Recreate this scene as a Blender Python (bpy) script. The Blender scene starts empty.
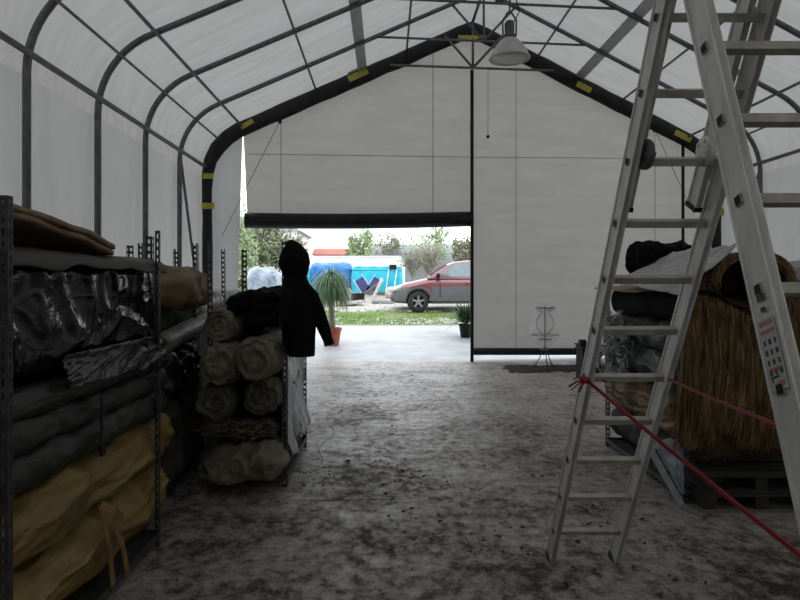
import bpy, math, random
from mathutils import Vector, Matrix, noise as mn
R = math.radians
random.seed(7)
scene = bpy.context.scene
col = scene.collection
F, CX, CY, HC = 620.0, 386.0, 283.0, 1.6

def at(x, y, Y):
    """world point that the photograph shows at pixel (x, y) when it stands Y metres from the lens"""
    return Vector(((x - CX) * Y / F, Y, HC - (y - CY) * Y / F))

# ------------------------------------------------------------------ materials
def _nt(name):
    m = bpy.data.materials.new(name); m.use_nodes = True
    nt = m.node_tree
    for n in list(nt.nodes): nt.nodes.remove(n)
    out = nt.nodes.new('ShaderNodeOutputMaterial')
    return m, nt, out

def _noise(nt, scale, detail=4, stretch=(1, 1, 1), rough=.6, dist=0):
    tc = nt.nodes.new('ShaderNodeTexCoord'); mp = nt.nodes.new('ShaderNodeMapping')
    mp.inputs['Scale'].default_value = stretch
    nt.links.new(tc.outputs['Object'], mp.inputs['Vector'])
    n = nt.nodes.new('ShaderNodeTexNoise')
    n.inputs['Scale'].default_value = scale; n.inputs['Detail'].default_value = detail
    n.inputs['Roughness'].default_value = rough; n.inputs['Distortion'].default_value = dist
    nt.links.new(mp.outputs['Vector'], n.inputs['Vector'])
    return n

def _ramp(nt, fac, stops):
    r = nt.nodes.new('ShaderNodeValToRGB')
    cr = r.color_ramp
    while len(cr.elements) < len(stops): cr.elements.new(.5)
    for e, (p, c) in zip(cr.elements, stops):
        e.position = p; e.color = (*c, 1)
    nt.links.new(fac, r.inputs['Fac'])
    return r.outputs['Color']

def mat(name, c, rough=.6, metal=0, c2=None, scale=6, stretch=(1, 1, 1), bump=0, bscale=None, lo=.35, hi=.65, alpha=1, trans=0, spec=.5, bstretch=None, dist=0):
    m, nt, out = _nt(name)
    b = nt.nodes.new('ShaderNodeBsdfPrincipled')
    b.inputs['Roughness'].default_value = rough; b.inputs['Metallic'].default_value = metal
    b.inputs['Specular IOR Level'].default_value = spec
    if c2 is None: c2 = tuple(v * .75 for v in c)
    n = _noise(nt, scale, 5, stretch, dist=dist)
    nt.links.new(_ramp(nt, n.outputs['Fac'], [(lo, c2), (hi, c)]), b.inputs['Base Color'])
    if bump:
        n2 = _noise(nt, bscale or scale * 3, 5, bstretch or stretch, dist=dist)
        bp = nt.nodes.new('ShaderNodeBump'); bp.inputs['Strength'].default_value = bump; bp.inputs['Distance'].default_value = .02
        nt.links.new(n2.outputs['Fac'], bp.inputs['Height']); nt.links.new(bp.outputs['Normal'], b.inputs['Normal'])
    b.inputs['Alpha'].default_value = alpha
    b.inputs['Transmission Weight'].default_value = trans
    nt.links.new(b.outputs['BSDF'], out.inputs['Surface'])
    return m

def cloth_translucent(name, cd, ct, mix, streak=(1, 1, 1), scale=2.5, lo=.85, bump=.15, bscale=6):
    """white tarpaulin: reflects diffusely and lets daylight through"""
    m, nt, out = _nt(name)
    n = _noise(nt, scale, 5, streak)
    v = _ramp(nt, n.outputs['Fac'], [(.3, (lo, lo, lo * .985)), (.7, (1, 1, 1))])
    def tint(c):
        mx = nt.nodes.new('ShaderNodeMix'); mx.data_type = 'RGBA'; mx.blend_type = 'MULTIPLY'
        mx.inputs['Factor'].default_value = 1; mx.inputs['B'].default_value = (*c, 1)
        nt.links.new(v, mx.inputs['A']); return mx.outputs['Result']
    d = nt.nodes.new('ShaderNodeBsdfDiffuse'); t = nt.nodes.new('ShaderNodeBsdfTranslucent')
    nt.links.new(tint(cd), d.inputs['Color']); nt.links.new(tint(ct), t.inputs['Color'])
    n2 = _noise(nt, bscale, 4, streak); bp = nt.nodes.new('ShaderNodeBump'); bp.inputs['Strength'].default_value = bump; bp.inputs['Distance'].default_value = .03
    nt.links.new(n2.outputs['Fac'], bp.inputs['Height']); nt.links.new(bp.outputs['Normal'], d.inputs['Normal'])
    mx = nt.nodes.new('ShaderNodeMixShader'); mx.inputs['Fac'].default_value = mix
    nt.links.new(d.outputs['BSDF'], mx.inputs[1]); nt.links.new(t.outputs['BSDF'], mx.inputs[2])
    nt.links.new(mx.outputs['Shader'], out.inputs['Surface'])
    return m

def film(name, c, opac, rough=.15):
    """thin clear plastic film: mostly see-through with glossy creases"""
    m, nt, out = _nt(name)
    tr = nt.nodes.new('ShaderNodeBsdfTransparent'); b = nt.nodes.new('ShaderNodeBsdfPrincipled')
    b.inputs['Base Color'].default_value = (*c, 1); b.inputs['Roughness'].default_value = rough
    n = _noise(nt, 14, 4)
    bp = nt.nodes.new('ShaderNodeBump'); bp.inputs['Strength'].default_value = .8; bp.inputs['Distance'].default_value = .02
    nt.links.new(n.outputs['Fac'], bp.inputs['Height']); nt.links.new(bp.outputs['Normal'], b.inputs['Normal'])
    mx = nt.nodes.new('ShaderNodeMixShader'); mx.inputs['Fac'].default_value = opac
    nt.links.new(tr.outputs['BSDF'], mx.inputs[1]); nt.links.new(b.outputs['BSDF'], mx.inputs[2])
    nt.links.new(mx.outputs['Shader'], out.inputs['Surface'])
    return m

M = {}
M['roof'] = cloth_translucent('white_roof_tarp', (.62, .62, .61), (.315, .308, .298), .40, (.25, 3, 1), 2.2, .84)
M['wall'] = cloth_translucent('white_wall_tarp', (.62, .62, .62), (.25, .248, .245), .42, (1, 1, .3), 2, .88)
M['end'] = cloth_translucent('off_white_end_tarp', (.60, .575, .54), (.275, .266, .25), .40, (.5, 1, 2.5), 2.2, .88)
M['steel'] = mat('galvanised_tube', (.17, .172, .18), .5, .5, (.11, .11, .118), 9)
M['steel_light'] = mat('pale_galvanised_strip', (.42, .43, .45), .5, .3, (.34, .35, .36), 5)
M['wrap'] = mat('black_plastic_wrap', (.022, .022, .025), .5, 0, (.010, .010, .012), 5, bump=.5, bscale=9, spec=.25)
M['tape'] = mat('yellow_tape', (.5, .43, .06), .6, 0, (.35, .3, .05), 12)
M['tapegrey'] = mat('grey_clear_tape', (.25, .25, .25), .4)
M['black'] = mat('black_rubber', (.012, .012, .012), .6, spec=.2)
M['blackpole'] = mat('black_pole_paint', (.012, .012, .013), .5, spec=.2)
M['alu'] = mat('weathered_aluminium', (.66, .65, .62), .5, .25, (.50, .49, .465), 14, (1, 1, .3), bump=.1)
M['alu_rung'] = mat('worn_aluminium_rung', (.44, .42, .375), .5, .3, (.28, .265, .23), 14)
M['strap_red'] = mat('red_webbing', (.24, .012, .02), .7, 0, (.16, .008, .015), 30)
M['rack'] = mat('grey_slotted_angle', (.075, .078, .083), .5, .5, (.04, .04, .043), 16)
M['rackpale'] = mat('pale_slotted_angle', (.34, .35, .37), .5, .2, (.24, .25, .27), 16)
M['blackfilm'] = mat('shiny_black_plastic', (.007, .007, .0075), .16, 0, (.004, .004, .004), 4, bump=.3, bscale=6, bstretch=(1, .5, 1.6), spec=.30, dist=1.2)
M['dusty'] = mat('dusty_brown_plastic', (.040, .034, .029), .6, 0, (.018, .0155, .0135), 4, (1, .5, 1), bump=.3, bscale=9)
M['silverfilm'] = mat('crumpled_grey_film', (.02, .021, .022), .10, 0, (.008, .008, .009), 9, bump=.5, bscale=8, spec=.7, dist=1)
M['olive'] = mat('olive_grey_tarp', (.024, .029, .020), .45, 0, (.008, .009, .007), 3, (1, .5, 3), bump=.7, bscale=9, bstretch=(1, .5, 2), dist=.8)
M['yellow'] = mat('yellow_woven_sack', (.27, .185, .052), .5, 0, (.14, .09, .026), 4, (1, .5, 2), bump=.8, bscale=8, bstretch=(1, .6, 2.2), dist=.8)
M['brownyellow'] = mat('dull_brown_yellow_sack', (.15, .095, .032), .6, 0, (.075, .045, .018), 5, bump=.6, bscale=10, spec=.25)
M['yellowstrap'] = mat('yellow_strap', (.26, .15, .03), .5, 0, (.14, .08, .02), 10)
M['burlap'] = mat('brown_burlap', (.30, .20, .12), .8, 0, (.13, .08, .045), 4, bump=.4, bscale=40)
M['brownsack'] = mat('brown_paper_sack', (.20, .135, .07), .7, 0, (.10, .065, .03), 5, bump=.4, bscale=10)
M['beigecloth'] = mat('beige_sackcloth', (.20, .175, .13), .8, 0, (.085, .07, .05), 6, bump=.6, bscale=12, dist=.5)
M['khaki'] = mat('khaki_sackcloth', (.13, .115, .08), .8, 0, (.05, .043, .03), 6, bump=.6, bscale=12, dist=.5)
M['darkcloth'] = mat('dark_brown_cloth', (.035, .03, .024), .85, 0, (.015, .013, .011), 7, bump=.5, bscale=12)
M['greyroll'] = mat('grey_plastic_roll', (.16, .16, .15), .4, 0, (.09, .085, .08), 5, bump=.3)
M['whitetarp'] = mat('dirty_white_tarp', (.55, .57, .60), .4, 0, (.34, .35, .36), 4, bump=.5, bscale=9, dist=.6)
M['jacket'] = mat('black_jacket_cloth', (.006, .006, .0065), .85, bump=.3, bscale=20, spec=.1)
M['greenfilm'] = mat('dark_green_wrap', (.022, .030, .024), .45, 0, (.009, .012, .010), 4, bump=.6, bscale=9, spec=.2, dist=1)
M['palefilm'] = mat('pale_plastic_sheet', (.36, .37, .37), .3, 0, (.24, .24, .235), 4, bump=.5, bscale=9, dist=.5)
M['cardboard'] = mat('pinkish_cardboard', (.36, .26, .19), .75, 0, (.24, .165, .11), 5)
M['reed'] = mat('golden_reed', (.41, .255, .105), .75, 0, (.045, .026, .012), 34, (1, 1, .10), lo=.36, hi=.70)
M['reedcore'] = mat('dark_reed_core', (.07, .042, .018), .9, 0, (.02, .013, .006), 14, (3, 3, .2), bump=.6, bscale=30)
M['wooddark'] = mat('dark_weathered_wood', (.028, .024, .02), .85, 0, (.012, .011, .009), 6, (.5, 4, 4), bump=.3)
M['woodpale'] = mat('grey_weathered_wood', (.16, .15, .135), .85, 0, (.1, .09, .08), 6, (.5, 4, 4), bump=.3)
M['bluefilm'] = mat('pale_blue_plastic', (.36, .43, .50), .3, 0, (.22, .27, .33), 7, bump=.6, bscale=14, dist=.6)
M['whitemetal'] = mat('white_painted_metal', (.62, .63, .64), .5)
M['clear'] = film('clear_plastic_film', (.85, .88, .9), .16)
M['wire'] = mat('grey_wire', (.05, .05, .05), .5, .4)
M['lampshade'] = mat('spun_aluminium_shade', (.55, .535, .50), .5, .3, (.45, .44, .41), 7)
M['lampdark'] = mat('dark_lamp_housing', (.10, .10, .10), .5, .4)
M['lens'] = mat('frosted_lamp_lens', (.55, .56, .55), .25, 0, (.45, .46, .45), 25)
M['terracotta'] = mat('terracotta_plastic', (.42, .10, .06), .55, 0, (.35, .08, .05), 8)
M['soil'] = mat('dark_soil', (.05, .04, .032), .95, 0, (.018, .015, .012), 14, bump=.8, bscale=30)
M['bark'] = mat('pale_bark', (.30, .26, .21), .85, 0, (.18, .15, .12), 12, (1, 1, .3), bump=.4)
M['leaf'] = mat('blue_green_leaf', (.16, .27, .13), .5, 0, (.08, .16, .07), 6)
M['leafdark'] = mat('dark_green_leaf', (.06, .13, .04), .5, 0, (.03, .07, .02), 6)
M['leafolive'] = mat('olive_leaf', (.25, .27, .16), .6, 0, (.12, .14, .08), 5)
M['leafbright'] = mat('light_green_leaf', (.36, .45, .25), .6, 0, (.22, .30, .15), 5)
M['twig'] = mat('dry_twig', (.34, .31, .27), .8, 0, (.2, .17, .14), 10)
M['grass'] = mat('lawn_blade', (.25, .42, .08), .6, 0, (.14, .27, .045), 2)
M['carred'] = mat('metallic_red_paint', (.20, .045, .06), .2, .2, (.185, .042, .055), 2, spec=1)
for n_ in M['carred'].node_tree.nodes:
    if n_.type == 'BSDF_PRINCIPLED': n_.inputs['Coat Weight'].default_value = 1; n_.inputs['Coat Roughness'].default_value = .08
M['cargrey'] = mat('grey_plastic_cladding', (.125, .125, .14), .5, 0, (.105, .105, .115), 6)
M['carglass'] = mat('tinted_car_glass', (.17, .22, .24), .04, .3, spec=1)
M['rim'] = mat('silver_alloy', (.50, .50, .52), .3, .7)
M['tyre'] = mat('tyre_rubber', (.025, .025, .026), .8)
M['headlamp'] = mat('headlamp_glass', (.75, .78, .8), .08, .2)
M['amber'] = mat('amber_lens', (.6, .2, .02), .2)
M['poolcyan'] = mat('cyan_pool_liner', (.03, .52, .66), .35, 0, (.02, .42, .58), 3, bump=.2)
M['tarpblue'] = mat('blue_tarp', (.06, .26, .62), .4, 0, (.03, .17, .48), 3, bump=.5, bscale=5)
M['navy'] = mat('navy_canvas', (.05, .06, .20), .7)
M['whitewall'] = mat('whitewashed_wall', (.82, .82, .81), .85, 0, (.72, .72, .7), 2)
M['brick'] = mat('red_brick', (.50, .17, .12), .85, 0, (.36, .12, .09), 20)
M['rooftile'] = mat('grey_roof', (.40, .40, .40), .8, 0, (.32, .32, .32), 6)
M['polytunnel'] = mat('grey_polytunnel_film', (.26, .28, .285), .5, 0, (.19, .205, .21), 2)
M['darkpane'] = mat('dark_window_pane', (.03, .035, .04), .1)
M['rubblewhite'] = mat('pale_rubble', (.66, .64, .60), .85, 0, (.45, .42, .38), 9)
M['orange'] = mat('orange_plastic', (.65, .16, .05), .4)
M['stickerwhite'] = mat('label_paper', (.44, .44, .43), .6)
M['stickerred'] = mat('label_red_ink', (.42, .16, .13), .6)
M['stickerblack'] = mat('label_black_ink', (.05, .05, .05), .6)

def floor_material():
    m, nt, out = _nt('dirty_concrete')
    b = nt.nodes.new('ShaderNodeBsdfPrincipled')
    big = _noise(nt, 1.1, 8, (1, 1, 1), .74, .15)
    fine = _noise(nt, 11, 10, (1, .8, 1), .76, .15)
    mx = nt.nodes.new('ShaderNodeMix'); mx.data_type = 'FLOAT'; mx.inputs['Factor'].default_value = .55
    nt.links.new(big.outputs['Fac'], mx.inputs['A']); nt.links.new(fine.outputs['Fac'], mx.inputs['B'])
    # trodden mud plus painted door light: base colour darker nearby, paler toward the door
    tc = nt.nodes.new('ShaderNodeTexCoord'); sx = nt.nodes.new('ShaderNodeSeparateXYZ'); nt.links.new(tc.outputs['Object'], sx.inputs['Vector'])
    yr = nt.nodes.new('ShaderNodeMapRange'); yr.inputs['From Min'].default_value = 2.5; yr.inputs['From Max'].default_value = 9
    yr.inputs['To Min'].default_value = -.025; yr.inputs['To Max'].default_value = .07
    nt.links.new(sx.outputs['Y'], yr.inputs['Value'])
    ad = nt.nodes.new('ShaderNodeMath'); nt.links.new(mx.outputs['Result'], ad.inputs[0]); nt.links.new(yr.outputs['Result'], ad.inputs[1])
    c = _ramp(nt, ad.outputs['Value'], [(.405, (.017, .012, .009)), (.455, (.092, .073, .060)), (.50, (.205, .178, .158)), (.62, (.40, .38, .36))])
    nt.links.new(c, b.inputs['Base Color'])
    rr = nt.nodes.new('ShaderNodeMapRange'); rr.inputs['From Min'].default_value = .42; rr.inputs['From Max'].default_value = .60
    rr.inputs['To Min'].default_value = .8; rr.inputs['To Max'].default_value = .36
    nt.links.new(ad.outputs['Value'], rr.inputs['Value']); nt.links.new(rr.outputs['Result'], b.inputs['Roughness'])
    n2 = _noise(nt, 16, 6, (1, 1, 1), .7)
    bp = nt.nodes.new('ShaderNodeBump'); bp.inputs['Strength'].default_value = .55; bp.inputs['Distance'].default_value = .02
    nt.links.new(n2.outputs['Fac'], bp.inputs['Height']); nt.links.new(bp.outputs['Normal'], b.inputs['Normal'])
    nt.links.new(b.outputs['BSDF'], out.inputs['Surface'])
    return m
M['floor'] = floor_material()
M['apron'] = mat('pale_concrete_apron', (.47, .48, .485), .5, 0, (.33, .34, .345), 1.6, bump=.15, bscale=12, lo=.3, hi=.6)
M['gravel'] = mat('grey_gravel', (.62, .59, .55), .9, 0, (.26, .23, .20), 16, bump=.8, bscale=30)
M['meadow'] = mat('earth_under_grass', (.21, .27, .10), .9, 0, (.13, .16, .06), 5, bump=.4)
M['kerb'] = mat('concrete_kerb', (.42, .42, .41), .8)

# ------------------------------------------------------------------ mesh building
class MB:
    def __init__(s): s.v = []; s.f = []; s.m = []; s.mi = 0
    def add(s, vs, fs):
        o = len(s.v); s.v += [tuple(v) for v in vs]
        for f in fs: s.f.append(tuple(o + i for i in f)); s.m.append(s.mi)
        return s
    def box(s, c, d, rot=None):
        hx, hy, hz = d[0] / 2, d[1] / 2, d[2] / 2
        vs = [Vector((x, y, z)) for x in (-hx, hx) for y in (-hy, hy) for z in (-hz, hz)]
        if rot is not None: vs = [rot @ v for v in vs]
        c = Vector(c)
        return s.add([v + c for v in vs], [(0, 1, 3, 2), (4, 6, 7, 5), (0, 4, 5, 1), (2, 3, 7, 6), (0, 2, 6, 4), (1, 5, 7, 3)])
    def beam(s, a, b, w, d, side=(1, 0, 0)):
        """rectangular bar from a to b; w along side, d across it"""
        a, b = Vector(a), Vector(b); u = (b - a).normalized(); sd = Vector(side)
        sd = (sd - u * sd.dot(u)).normalized(); n = u.cross(sd)
        vs = [p + sd * (i * w / 2) + n * (j * d / 2) for p in (a, b) for i, j in ((-1, -1), (1, -1), (1, 1), (-1, 1))]
        return s.add(vs, [(3, 2, 1, 0), (4, 5, 6, 7), (0, 1, 5, 4), (1, 2, 6, 5), (2, 3, 7, 6), (3, 0, 4, 7)])
    def tube(s, pts, r, n=8, cap=True):
        pts = [Vector(p) for p in pts]; rs = r if isinstance(r, (list, tuple)) else [r] * len(pts)
        t0 = (pts[1] - pts[0]).normalized()
        ref = Vector((0, 0, 1)) if abs(t0.z) < .9 else Vector((1, 0, 0))
        a = t0.cross(ref).normalized(); vs = []
        for i, p in enumerate(pts):
            t = (pts[min(i + 1, len(pts) - 1)] - pts[max(i - 1, 0)]).normalized()
            a = (a - t * a.dot(t)).normalized(); b = t.cross(a)
            for k in range(n):
                th = 2 * math.pi * k / n
                vs.append(p + (a * math.cos(th) + b * math.sin(th)) * rs[i])
        fs = [(i * n + k, i * n + (k + 1) % n, (i + 1) * n + (k + 1) % n, (i + 1) * n + k) for i in range(len(pts) - 1) for k in range(n)]
        if cap: fs += [tuple(range(n - 1, -1, -1)), tuple((len(pts) - 1) * n + k for k in range(n))]
        return s.add(vs, fs)
    def lathe(s, prof, c=(0, 0, 0), n=24, axis=None, caps=True):
        c = Vector(c); vs = []
        rot = Vector((0, 0, 1)).rotation_difference(Vector(axis)).to_matrix() if axis else Matrix.Identity(3)
        for r, z in prof:
            for k in range(n):
                th = 2 * math.pi * k / n
                vs.append(c + rot @ Vector((r * math.cos(th), r * math.sin(th), z)))
        fs = [(i * n + k, i * n + (k + 1) % n, (i + 1) * n + (k + 1) % n, (i + 1) * n + k) for i in range(len(prof) - 1) for k in range(n)]
        if caps and prof[0][0] > 1e-6: fs.append(tuple(range(n - 1, -1, -1)))
        if caps and prof[-1][0] > 1e-6: fs.append(tuple((len(prof) - 1) * n + k for k in range(n)))
        return s.add(vs, fs)
    def grid(s, fn, nu, nv):
        vs = [fn(i / nu, j / nv) for j in range(nv + 1) for i in range(nu + 1)]
        w = nu + 1
        return s.add(vs, [(j * w + i, j * w + i + 1, (j + 1) * w + i + 1, (j + 1) * w + i) for j in range(nv) for i in range(nu)])
    def slab(s, fn, nu, nv, off):
        """a sheet with thickness: fn on one face, fn + off on the other, closed round the rim"""
        off = Vector(off); w = nu + 1; N = w * (nv + 1)
        a = [Vector(fn(i / nu, j / nv)) for j in range(nv + 1) for i in range(nu + 1)]
        fs = []
        for j in range(nv):
            for i in range(nu):
                q = (j * w + i, j * w + i + 1, (j + 1) * w + i + 1, (j + 1) * w + i)
                fs.append(q); fs.append(tuple(N + k for k in reversed(q)))
        rim = [i for i in range(nu)] + [j * w + nu for j in range(nv)] + [nv * w + i for i in range(nu, 0, -1)] + [j * w for j in range(nv, 0, -1)]
        for k in range(len(rim)):
            p, q = rim[k], rim[(k + 1) % len(rim)]
            fs.append((q, p, N + p, N + q))
        return s.add(a + [v + off for v in a], fs)
    def bale(s, c, d, rad=.1, amp=.02, sc=4, seed=0, seg=18, wr=.0, wsc=(3, 3, 9), rot=None, cr=()):
        """soft packed bundle: rounded box with lumps (amp) and sharp creases (wr)"""
        h = Vector(d) / 2; rad = min(rad, min(h) * .98); c = Vector(c)
        off = Vector((seed * 7.3, seed * 3.1, seed * 5.7)); idx = {}; vs = []; fs = []
        def vert(i, j, k):
            key = (i, j, k)
            if key in idx: return idx[key]
            p = Vector((i / seg * 2 - 1, j / seg * 2 - 1, k / seg * 2 - 1))
            q = Vector((p.x * h.x, p.y * h.y, p.z * h.z))
            inn = Vector([max(-(h[a] - rad), min(h[a] - rad, q[a])) for a in range(3)])
            dr = (q - inn)
            dr = dr.normalized() if dr.length > 1e-6 else p.normalized()
            pos = inn + dr * rad
            w = c + pos
            dsp = amp * mn.fractal(w * sc + off, .8, 2.0, 3)
            if wr:
                e = mn.noise(Vector((w.x * wsc[0], w.y * wsc[1], w.z * wsc[2])) + off + Vector((mn.noise(w * 3 + off),) * 3) * .8)
                dsp += wr * (1 - 2.2 * abs(e))
            for q, (ca, cs, ck) in enumerate(cr):
                wd = Vector((w.x * cs[0], w.y * cs[1], w.z * cs[2])) + off * (q + 1.7)
                wd = wd + Vector((mn.noise(wd * .7 + off), mn.noise(wd * .7 - off), mn.noise(wd * .7 + off * 2))) * .7
                dsp += ca * (max(0, 1 - abs(mn.noise(wd)) * ck) - .25)
            pos = pos + dr * dsp
            if rot is not None: pos = rot @ pos
            idx[key] = len(vs); vs.append(c + pos)
            return idx[key]
        for a in range(3):
            for e in (0, seg):
                for i in range(seg):
                    for j in range(seg):
                        q = []
                        for di, dj in ((0, 0), (1, 0), (1, 1), (0, 1)):
                            k = [0, 0, 0]; k[a] = e; k[(a + 1) % 3] = i + di; k[(a + 2) % 3] = j + dj
                            q.append(vert(*k))
                        fs.append(tuple(q if e else reversed(q)))
        return s.add(vs, fs)
    def roll(s, a, b, r, seed=0, nl=26, n=36, amp=.06, wr=.05, turns=3.2, depth=.03, sag=0):
        """rolled-up cloth from a to b: wavy skin, spiral folds showing in both ends"""
        a, b = Vector(a), Vector(b); u = (b - a).normalized(); L = (b - a).length
        ref = Vector((0, 0, 1)); sd = u.cross(ref).normalized(); up = sd.cross(u)
        off = Vector((seed * 5.1, seed * 2.7, seed * 9.3)); rows = []
        def pt(t, rr, th, dx=0):
            d = sd * math.cos(th) + up * math.sin(th)
            w = a + u * (t * L)
            k = 1 + amp * mn.fractal((w + d * r) * 6 + off, .8, 2, 3) + wr * (.5 - abs(mn.noise(Vector((t * L * 9, math.cos(th) * 2.4, math.sin(th) * 2.4)) + off)) * 1.6)
            return w + d * (rr * k) + u * dx - Vector((0, 0, sag * math.sin(math.pi * t)))
        def cap(t, sgn):
            out = []
            for q in range(1, 10):
                fr = q / 10
                out.append([pt(t, r * fr * .94, 2 * math.pi * k / n, sgn * (depth * math.sin(2 * math.pi * (fr * turns) + 2 * math.pi * k / n) * min(1, fr * 2) + .35 * depth * (1 - fr) + depth * .9 * mn.noise(Vector((fr * 5, math.cos(2 * math.pi * k / n) * 1.7, math.sin(2 * math.pi * k / n) * 1.7)) + off))) for k in range(n)])
            return out
        rows += cap(0, -1)
        for i in range(nl + 1):
            t = i / nl; e = min(t, 1 - t) * L
            rr = r * (1 - .12 * max(0, 1 - e / .05))
            rows.append([pt(t, rr, 2 * math.pi * k / n) for k in range(n)])
        rows += list(reversed(cap(1, 1)))
        vs = [v for row in rows for v in row]
        fs = [(i * n + k, i * n + (k + 1) % n, (i + 1) * n + (k + 1) % n, (i + 1) * n + k) for i in range(len(rows) - 1) for k in range(n)]
        fs += [tuple(range(n - 1, -1, -1)), tuple((len(rows) - 1) * n + k for k in range(n))]
        return s.add(vs, fs)
    def build(s, name, mats, parent=None, smooth=False):
        me = bpy.data.meshes.new(name); me.from_pydata(s.v, [], s.f)
        if not isinstance(mats, (list, tuple)): mats = [mats]
        for m in mats: me.materials.append(m)
        me.polygons.foreach_set('material_index', s.m)
        if smooth: me.polygons.foreach_set('use_smooth', [True] * len(s.f))
        me.update()
        o = bpy.data.objects.new(name, me); col.objects.link(o)
        if parent is not None: o.parent = parent; o.matrix_parent_inverse = Matrix.Translation(-parent.location)
        return o

def tag(o, label, cat, group=None, kind=None):
    o['label'] = label; o['category'] = cat
    if group: o['group'] = group
    if kind: o['kind'] = kind
    return o
def thing(name, loc, label, cat, group=None):
    o = bpy.data.objects.new(name, None); o.empty_display_size = .1; o.location = loc; col.objects.link(o)
    return tag(o, label, cat, group)
def struct(name, mb, m, label, cat, smooth=False):
    return tag(mb.build(name, m, None, smooth), label, cat, None, 'structure')
def copy_tree(o, loc, label, group=None):
    c = o.copy(); col.objects.link(c); c['label'] = label; c.location = loc
    if group: c['group'] = group
    for ch in list(o.children):
        d = ch.copy(); col.objects.link(d); d.parent = c
        for g in list(ch.children):
            e = g.copy(); col.objects.link(e); e.parent = d
    return c

# ------------------------------------------------------------------ the tent: profile and frames
XR, HW, HR, SL, RF, SK = 1.75, 5.27, 6.84, .47, 1.1, .10    # ridge x, half width, ridge height, roof slope, eave radius, skew of the frames
YE = 12.6
PHI = math.atan(SL)
def profile(off=0.0, n=9):
    """half profile as (w, h) from the ground to the ridge"""
    w0, hr, r = HW + off, HR + off / math.cos(PHI), RF + off
    hc = hr - SL * w0; t = r * math.tan((math.pi / 2 - PHI) / 2)
    pts = [(w0, 0.0), (w0, hc - t)]
    for k in range(1, n + 1):
        a = (math.pi / 2 - PHI) * k / n
        pts.append((w0 - r + r * math.cos(a), hc - t + r * math.sin(a)))
    pts.append((0.0, hr))
    return pts
def hprof(w, off=0.0):
    p = profile(off, 16)
    for (w1, h1), (w2, h2) in zip(p[1:], p[2:]):
        if w2 <= w <= w1: return h1 + (h2 - h1) * (w1 - w) / max(1e-6, w1 - w2)
    return p[1][1]
def fr(sgn, w, h, y0, dy=0):
    x = XR + sgn * w
    return Vector((x, y0 + SK * (x - XR) + dy, h))
def endp(x, y, dy=0):
    """point of the end wall plane that the photo shows at (x, y)"""
    Z = (YE - SK * XR + dy) / (1 - SK * (x - CX) / F)
    return at(x, y, Z)

ntrim = [0]
def trim(mb, m, label, cat='frame', smooth=True):
    ntrim[0] += 1
    return struct('trim_%d' % ntrim[0], mb, m, label, cat, smooth)

Y_BACK = -5.6
def section(mb, y0, y1, lo, hi, off, sgn, ny=24):
    p = [q for q in profile(off, 12)][lo:hi]
    def fn(u, v):
        k = v * (len(p) - 1); i = min(int(k), len(p) - 2); f = k - i
        w = p[i][0] + (p[i + 1][0] - p[i][0]) * f; h = p[i][1] + (p[i + 1][1] - p[i][1]) * f
        q = fr(sgn, w, h, y0 + (y1 - y0) * u)
        bow = .015 * math.cos(2 * math.pi * (y1 - q.y) / 1.5) + .008 * mn.noise(q * .9)
        return (q.x + (-sgn) * bow * (1 if i < 1 else .3), q.y, q.z + bow * (0 if i < 1 else .8))
    mb.grid(fn, ny * 3, (len(p) - 1) * 2)
YS, YN = Y_BACK, YE + .12
m_ = MB(); section(m_, YS, YN, 0, 2, .075, -1); struct('wall_left', m_, M['wall'], 'long white fabric wall on the left behind the loaded racks', 'tent wall', True)
m_ = MB(); section(m_, YS, YN, 0, 2, .075, 1); struct('wall_right', m_, M['wall'], 'long white fabric wall on the right behind the ladder', 'tent wall', True)
m_ = MB(); section(m_, YS, YN, 1, 99, .075, -1); section(m_, YS, YN, 1, 99, .075, 1)
struct('ceiling', m_, M['roof'], 'white translucent fabric roof curving down to both eaves', 'tent roof', True)

def arch_path(off=0):
    p = profile(off, 10)
    return [(-1, w, h) for w, h in p] + [(1, w, h) for w, h in reversed(p[:-1])]
arch_y = [YE - 1.5 * i for i in range(0, 13)]
ordinal = ['', 'first', 'second', 'third', 'fourth', 'fifth', 'sixth', 'seventh', 'eighth', 'ninth', 'tenth', 'eleventh', 'twelfth']
HT = 5.93
def collar(y0, parent, r=.022, fit=1.0):
    wt = (HR - HT) / SL * fit
    MB().tube([fr(-1, wt, HT, y0), fr(1, wt, HT, y0)], r, 8).build('collar_tie', M['steel'], parent, True)
    MB().tube([fr(1, 0, HT, y0), fr(1, 0, HR, y0)], r, 8).build('king_post', M['steel'], parent, True)
    for sg in (-1, 1):
        MB().tube([fr(sg, 0, HT, y0), fr(sg, .58, HR - .58 * SL, y0)], r, 8).build('strut', M['steel'], parent, True)
for i in range(1, 13):
    y0 = arch_y[i]
    mb = MB().tube([fr(s, w, h, y0) for s, w, h in arch_path()], .041, 10)
    a = trim(mb, M['steel'], 'grey tubular roof arch, %s from the far door curtain' % ordinal[i], 'tent arch')
    collar(y0, a)
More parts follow.
